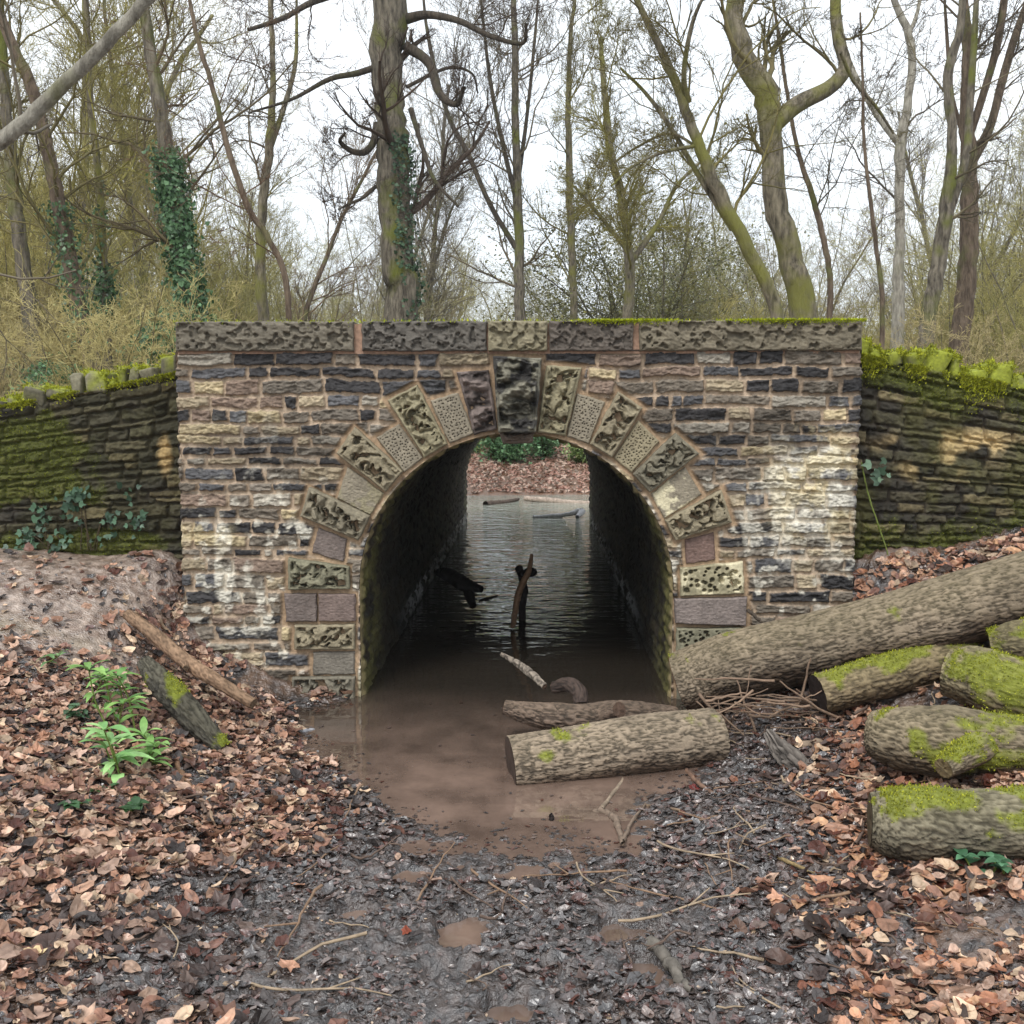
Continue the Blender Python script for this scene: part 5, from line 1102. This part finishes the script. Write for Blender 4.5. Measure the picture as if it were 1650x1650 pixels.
hero('slanting_tree', 'brown bare trunk leaning left above the left wall, nearest the bridge', [(150, 600), (128, 500), (108, 400), (90, 310), (72, 220), (48, 130), (14, 60), (-20, -40)], 10.5, [28, 25, 24, 22, 20, 18, 16, 12], 13, TB_BROWN, twig=1.0, ivy=(330, 560, 1500, .05), col=srgb(104, 96, 60), twL=1.7)
hero('slanting_tree', 'far left grey brown trunk above the left wall', [(64, 610), (48, 500), (35, 400), (22, 300), (12, 200), (5, 80), (-5, -60)], 12, [26, 24, 22, 20, 18, 14, 10], 14, TB_GREY, twig=1.0, col=srgb(100, 92, 58), twL=2.0)
hero('mossy_sapling', 'thin yellow mossy upright stem between the leaning trunks and the ivy tree', [(174, 580), (168, 480), (166, 400), (158, 280), (146, 160), (140, 40), (138, -60)], 12, [14, 12, 12, 11, 10, 9, 7], 15, TB_OLIVE, twig=1.2, ivy=(300, 540, 2500, .05), col=srgb(124, 118, 58), twL=1.8)
hero('upright_tree', 'tall slim tree with steep branches just right of the thick trunk', [(838, 520), (836, 420), (834, 300), (830, 180), (829, 60), (826, -80)], 26, [18, 16, 14, 12, 10, 7], 16, TB_GREY, limbs=[([(832, 400), (790, 330), (755, 250), (720, 180), (690, 60), (680, -30)], [9, 8, 8, 7, 6, 4], .8), ([(834, 330), (812, 240), (790, 130), (775, 0)], [8, 7, 6, 4], -.5), ([(834, 300), (850, 180), (862, 60), (870, -40)], [7, 6, 5, 3], .5)], twig=1.3, col=srgb(100, 90, 70), twL=2.6, up=.10)
hero('upright_tree', 'slender upright tree behind the middle of the parapet', [(925, 520), (922, 420), (918, 300), (916, 180), (918, 80), (930, -40)], 27, [13, 12, 11, 9, 7, 5], 17, TB_OLIVE, twig=1.5, col=srgb(112, 106, 62), twL=2.6, up=.10)
hero('mossy_tree', 'bushy mossy small tree with green stems behind the right half of the parapet', [(1010, 520), (1015, 440), (1005, 340), (985, 250), (975, 160), (968, 60)], 24, [18, 16, 14, 12, 10, 6], 18, TB_OLIVE, limbs=[([(1012, 430), (1060, 360), (1090, 300), (1130, 260)], [9, 8, 6, 4], .6), ([(1008, 400), (960, 340), (925, 300)], [8, 6, 4], -.6)], twig=1.8, col=srgb(122, 116, 58), twL=2.4, tdens=(9, 6, 5))

# prototypes for the wood behind; each copy is a tree of its own
def proto(name, label, cat, group, seed, H, r0, nl, mat, col, kind='tree'):
    rs = np.random.RandomState(seed); root = empty(name, (0, 0, 0), label, cat, group); tb = Bag(); kb = Bag()
    if kind == 'tree':
        n = 16; P, R = grow(np.zeros((1, 3)), np.array([[rs.normal(0, .08), rs.normal(0, .08), 1.]]), np.array([H]), np.array([r0]), n, .07, .06, rs)
        X, D, f = trunk_mesh(P[0], R[0], 8, rs, seed); kb.add(X.reshape(-1, 3), f); kb.build('trunk', mat, root)
        twigs(tb, P, R * .6, np.array([H * .8]), rs, [(nl, .22, .65, .42, .55, 9, 4), (8, .15, .7, .5, .6, 6, 3), (6, .12, .7, .5, .65, 5, 3), (4, .1, .7, .5, .8, 4, 3)], col, rmin=.006, wig=.15, up=.09)
    else:
        m = nl; a = rs.uniform(0, 6.28, m); t = rs.uniform(.05, .5, m) if kind == 'thicket' else rs.uniform(.1, 1.1, m)
        P, R = grow(np.stack([np.cos(a), np.sin(a), a * 0], 1) * rs.uniform(.05, .35, (m, 1)), np.stack([np.cos(a) * t, np.sin(a) * t, np.ones(m)], 1), H * rs.uniform(.55, 1.1, m), np.full(m, r0) * rs.uniform(.6, 1.2, m), 10, .10, .02, rs)
        v, f = tubes(P, R, 5); kb.add(v, f); kb.build('stems', mat, root)
        twigs(tb, P, R * .8, np.linalg.norm(np.diff(P, axis=1), axis=2).sum(1), rs, [(8, .15, .7, .40, .5, 6, 3), (6, .1, .8, .5, .7, 5, 3), (4, .1, .8, .6, .8, 3, 3)], col, rmin=.0042, wig=.18, up=.03)
    tb.build('branches', M_TWIG, root); return root
def copy_tree(r, x, y, z, rot, s, label=None, group=None):
    c = r.copy(); COL.objects.link(c); c.location = (x, y, z); c.rotation_euler = (0, 0, rot); c.scale = (s, s, s)
    for ch in list(r.children):
        d = ch.copy(); COL.objects.link(d); d.parent = c
    if label: c['label'] = label
    if group: c['group'] = group
    return c
def gzs(x, y): return float(gz(np.array([x]), np.array([y]))[0])
TG = 'bare trees in the wood behind the bridge'; TLAB = 'bare branching winter tree standing in the wood behind the bridge'
TP = [proto('bare_tree', TLAB, 'tree', TG, 500 + k, [13, 15, 12, 16, 14, 11][k], [.15, .18, .12, .20, .16, .11][k], [26, 28, 24, 30, 22, 26][k], [TB_GREY, TB_OLIVE, TB_BROWN, TB_GREY, TB_OLIVE, TB_OLIVE][k], [srgb(104, 96, 74), srgb(140, 130, 78), srgb(118, 102, 80), srgb(112, 104, 84), srgb(134, 126, 74), srgb(146, 138, 84)][k]) for k in range(6)]
rs = np.random.RandomState(31); used = []; i = 0; tries = 0
while i < 74 and tries < 5000:
    tries += 1
    y = 16 + 56 * rs.rand() ** 1.1; px = rs.uniform(-120, 1770); x = (px - 864) / F * y
    if y < 30 and 470 < px < 1560: continue
    if 1290 < px < 1490 and (y < 50 or rs.rand() < .5): continue
    if 470 < px < 620 and y < 46: continue
    if 760 < px < 1000 and y < 62: continue
    if y < 24 and rs.rand() < .5: continue
    if -4.5 < x < 5.5 and y < 22: continue
    if any((x - a) ** 2 + (y - b) ** 2 < 1.4 for a, b in used): continue
    used.append((x, y)); s = rs.uniform(.6, 1.0) * (.62 if 1290 < px < 1480 or 470 < px < 620 or 760 < px < 1000 else .85)
    if i < 6:
        r = TP[i]; r.location = (x, y, gzs(x, y) - .1); r.rotation_euler = (0, 0, rs.uniform(0, 6.28)); r.scale = (s, s, s)
    else: copy_tree(TP[rs.randint(6)], x, y, gzs(x, y) - .1, rs.uniform(0, 6.28), s)
    i += 1
SG = 'leafless shrubs under the trees'; SLAB = 'leafless olive shrub of many thin stems under the bare trees'
SP = [proto('bare_shrub', SLAB, 'shrub', SG, 600 + k, [3.4, 2.6, 4.2, 2.2, 1.7][k], [.016, .013, .022, .012, .010][k], [20, 24, 16, 26, 30][k], TB_OLIVE, [srgb(160, 150, 92), srgb(172, 160, 108), srgb(144, 138, 80), srgb(170, 156, 112), srgb(178, 164, 116)][k], 'thicket' if k % 2 == 0 else 'brush') for k in range(5)]
i = 0; used = []
while i < 150:
    y = 8.0 + 34 * rs.rand() ** 1.35; px = rs.uniform(-100, 1750); x = (px - 864) / F * y
    if y < 14.6 and abs(x - AX) < 1.6: continue
    if -3.9 < x < 4.9 and TY1 < y < 20.5: continue
    if y < 12.5 and 250 < px < 1390: continue
    if -6 < x < 7 and y < 48 and rs.rand() < .95: continue
    if any((x - a) ** 2 + (y - b) ** 2 < .35 for a, b in used): continue
    used.append((x, y)); s = rs.uniform(.7, 1.2); k = rs.randint(5)
    if y < 12: k = [1, 3, 4][rs.randint(3)]; s *= .55
    if i < 5: r = SP[i]; r.location = (x, y, gzs(x, y) - .05); r.rotation_euler = (0, 0, rs.uniform(0, 6.28)); r.scale = (s, s, s)
    else: copy_tree(SP[k], x, y, gzs(x, y) - .05, rs.uniform(0, 6.28), s)
    i += 1
# tall thin coppice stems
CG = 'clumps of tall thin saplings in the wood'; CL = 'clump of tall thin leafless saplings among the bare trees'
CP = [proto('sapling_clump', CL, 'sapling', CG, 640 + k, [6.5, 8.0, 5.5][k], [.022, .026, .018][k], [9, 8, 11][k], [TB_OLIVE, TB_GREY, TB_OLIVE][k], [srgb(150, 144, 92), srgb(136, 128, 96), srgb(162, 156, 104)][k], 'thicket') for k in range(3)]
i = 0; used = []
while i < 60:
    y = 21 + 34 * rs.rand(); px = rs.uniform(-80, 1740); x = (px - 864) / F * y
    if y < 30 and abs(x) < 5: continue
    if 1310 < px < 1480 and rs.rand() < .6: continue
    if any((x - a) ** 2 + (y - b) ** 2 < 2 for a, b in used): continue
    used.append((x, y)); s = rs.uniform(.7, 1.15)
    if i < 3: r = CP[i]; r.location = (x, y, gzs(x, y) - .05); r.rotation_euler = (0, 0, rs.uniform(0, 6.28)); r.scale = (s, s, s)
    else: copy_tree(CP[rs.randint(3)], x, y, gzs(x, y) - .05, rs.uniform(0, 6.28), s)
    i += 1
# leafy evergreen bushes: holly and bramble
def evergreen(seed, name, label, group, R, H, N, c1, c2, ls, cat='bush', tall=False):
    rs = np.random.RandomState(seed); root = empty(name, (0, 0, 0), label, cat, group); b = Bag(); kb = Bag()
    P, Rr = grow(np.zeros((9, 3)), np.stack([rs.normal(0, .5, 9), rs.normal(0, .5, 9), np.ones(9)], 1), np.full(9, H * .85), np.full(9, .02 if not tall else .05), 10, .15, .05, rs); v, f = tubes(P, Rr, 5); kb.add(v, f); kb.build('stems', TB_OLIVE, root)
    q, d, L2, r = children(P, Rr, 26, .12, .9, .42, rs, np.full(9, H)); P2, R2 = grow(q, d, L2 * R * 1.2, np.maximum(r * .5, .004), 6, .2, -.02, rs); v, f = tubes(P2, R2, 3); b.add(v, f, srgb(88, 84, 50))
    ii = rs.randint(0, len(P2), N); tt = rs.randint(1, 6, N); pos = P2[ii, tt] + rs.normal(0, .09 * max(1, H / 3), (N, 3)); A = basis(rs.normal(0, .7, (N, 3)) + [0, -.2, .8], rs.uniform(0, 6.28, N))
    inst2(b, IVT, IVF, pos, A, ls * rs.uniform(.6, 1.3, N), np.repeat(mixc(c2, c1, rs.rand(N))[:, None], 4, 1)); o = b.build('foliage', M_GREEN, root); return root
EG = 'green bramble and ivy bushes'; EL = 'low green leafy bramble bush'
EP = [evergreen(700 + k, 'bramble_bush', EL + ' ' + ['beyond the pond', 'under the trees', 'beyond the pond'][k], EG, 1.0, [1.1, 1.5, .9][k], 3600, [srgb(150, 190, 140), srgb(120, 156, 108), srgb(168, 186, 120)][k], [srgb(76, 116, 78), srgb(60, 92, 60), srgb(96, 120, 70)][k], .085) for k in range(3)]
spots = [(-3.4, 21.3), (-2.4, 20.9), (-1.5, 21.2), (-.7, 20.4), (0.2, 20.8), (1.0, 20.4), (1.9, 21.2), (2.8, 21.0), (-2.9, 23), (.4, 22.6), (2.2, 22.9)]
for i, (x, y) in enumerate(spots):
    lab = 'low green bramble bush on the bank beyond the pond, seen through the arch'
    if i < 3: EP[i].scale = (.62, .62, .62); EP[i].location = (x, y, gzs(x, y) - .05); EP[i]['label'] = lab; EP[i]['group'] = 'bramble bushes beyond the pond'
    else: copy_tree(EP[i % 3], x, y, gzs(x, y) - .05, i * 1.3, .62 + .07 * (i % 4), lab, 'bramble bushes beyond the pond')
for i, (px, y, s) in enumerate([(30, 12, .7), (95, 9, .42), (180, 8.2, .36), (240, 9.5, .5), (300, 12.5, .95), (330, 13.5, 1.0), (60, 15, 1.1), (560, 20, 1.0), (1090, 27, 1.5), (1160, 29, 1.6), (1040, 31, 1.5), (120, 18, 1.2), (1230, 24, 1.1), (1420, 8.5, .45), (1480, 9, .5)]):
    x = (px - 864) / F * y; copy_tree(EP[i % 3], x, y, gzs(x, y) - .05, i * 2.1, s, 'dark green leafy bush growing among the bare trees', 'green bushes among the bare trees')
YW = evergreen(800, 'yew_tree', 'tall dark olive evergreen behind the leaning mossy tree', None, 1.0, 7.0, 15000, srgb(132, 130, 70), srgb(70, 74, 38), .075, 'tree', True)
YW.location = ((1060 - 864) / F * 30, 30, 1.3)
def cp_y(px, y, s, lab): copy_tree(YW, (px - 864) / F * y, y, 1.3, px, s, lab)
cp_y(1130, 36, 1.0, 'dense dark evergreen just right of the tall olive one'); cp_y(1600, 42, .75, 'dark evergreen far behind the multi stemmed trees'); cp_y(1330, 60, .6, 'small far evergreen under the right sky'); cp_y(90, 30, .8, 'dark evergreen far behind the leaning trunks at left')
# the distant edge of the wood, too far off to tell trees apart
def far_wood():
    rs = np.random.RandomState(71); N = 620; x = rs.uniform(-75, 75, N); y = rs.uniform(62, 92, N); h = rs.uniform(4.5, 8.5, N)
    h = h * np.where((x > -7) & (x < 7), .7, 1); P, R = grow(np.stack([x, y, np.full(N, 1.5)], 1), np.tile([0, 0, 1.], (N, 1)) + rs.normal(0, .12, (N, 3)), h, np.full(N, .09), 8, .08, .05, rs); b = Bag(); v, f = tubes(P, R, 4); b.add(v, f, srgb(112, 102, 84))
    twigs(b, P, R, h, rs, [(14, .15, .6, .38, .5, 5, 3), (7, .1, .7, .5, .7, 4, 3)], srgb(146, 132, 112), rmin=.018, wig=.15, up=.08)
    o = b.build('distant_wood', M_TWIG); tag(o, kind='stuff')
far_wood()
# fine dead bracken and bramble stems covering the woodland floor
def bracken():
    rs = np.random.RandomState(72); N = 6000; y = 8.5 + 36 * rs.rand(N) ** 1.2; x = (rs.uniform(-150, 1800, N) - 864) / F * y
    k = ~((np.abs(x - .5) < 4.9) & (y > TY1 - .3) & (y < 20.5)) & ~((x > -2.2) & (x < 2.0) & (y < TY1 + .1)); x, y = x[k], y[k]; z = gz(x, y)
    h = rs.uniform(.3, 1.3, len(x)) * np.where(y < 12, .5, 1) * np.where(np.abs(x) < 7, .7, 1); kk = ~((np.abs(x) < 8) & (y > 20) & (rs.rand(len(x)) < .88)); x, y, z, h = x[kk], y[kk], z[kk], h[kk]; P, R = grow(np.stack([x, y, z], 1), np.stack([rs.normal(0, .7, len(x)), rs.normal(0, .7, len(x)), np.ones(len(x))], 1), h, np.full(len(x), .005), 7, .2, -.02, rs)
    b = Bag(); c = np.array([srgb(176, 168, 130), srgb(156, 156, 106), srgb(164, 148, 120), srgb(132, 142, 88)])[rs.randint(0, 4, len(x))]; v, f = tubes(P, np.maximum(R, .004), 3); b.add(v, f, np.repeat(c, 21, axis=0))
    q, d, L2, r = children(P, R, 5, .2, .8, .45, rs, h); P2, R2 = grow(q, d, L2, np.maximum(r, .003), 4, .2, .0, rs); v, f = tubes(P2, R2, 3); b.add(v, f, np.repeat(np.repeat(c, 5, axis=0), 12, axis=0)); o = b.build('undergrowth', M_TWIG); tag(o, kind='stuff')
bracken()
# leaf cover on the far bank of the pond
def far_leaves():
    rs = np.random.RandomState(73); N = 9000; x = rs.uniform(-4, 4.5, N); y = rs.uniform(16.0, 22.5, N); z = gz(x, y); k = z > .02; x, y, z = x[k], y[k], z[k]; n = len(x); b = Bag(); tv, tf = leaf_template('beech', 5)
    c = np.array([srgb(188, 150, 134), srgb(166, 128, 112), srgb(206, 180, 162), srgb(150, 132, 118)])[rs.randint(0, 4, n)]; inst2(b, tv, tf, np.stack([x, y, z + .02], 1), basis(np.array([0, -.2, 1.]) + rs.normal(0, .35, (n, 3)), rs.uniform(0, 6.28, n)), rs.uniform(.07, .12, n), np.repeat(c[:, None], len(tv), 1)); o = b.build('far_bank_leaves', M_LEAF, None, smooth=False); tag(o, kind='stuff')
far_leaves()

# the damp air that pales the far trees
def haze():
    m = bpy.data.materials.new('haze'); m.use_nodes = True; nt = m.node_tree; nt.nodes.clear()
    out = nt.nodes.new('ShaderNodeOutputMaterial'); v = nt.nodes.new('ShaderNodeVolumePrincipled')
    v.inputs['Color'].default_value = (.93, .96, .98, 1); v.inputs['Density'].default_value = HAZE; v.inputs['Anisotropy'].default_value = 0.2
    nt.links.new(v.outputs[0], out.inputs['Volume'])
    x0, x1, y0, y1, z0, z1 = -230, 230, -90, 330, -2.5, 26
    vs = [(x, y, z) for x in (x0, x1) for y in (y0, y1) for z in (z0, z1)]
    me = bpy.data.meshes.new('haze'); me.from_pydata(vs, [], [(0, 1, 3, 2), (4, 6, 7, 5), (0, 4, 5, 1), (2, 3, 7, 6), (0, 2, 6, 4), (1, 5, 7, 3)]); me.materials.append(m)
    o = bpy.data.objects.new('haze', me); COL.objects.link(o); tag(o, kind='stuff')
HAZE = 0.0010
haze()
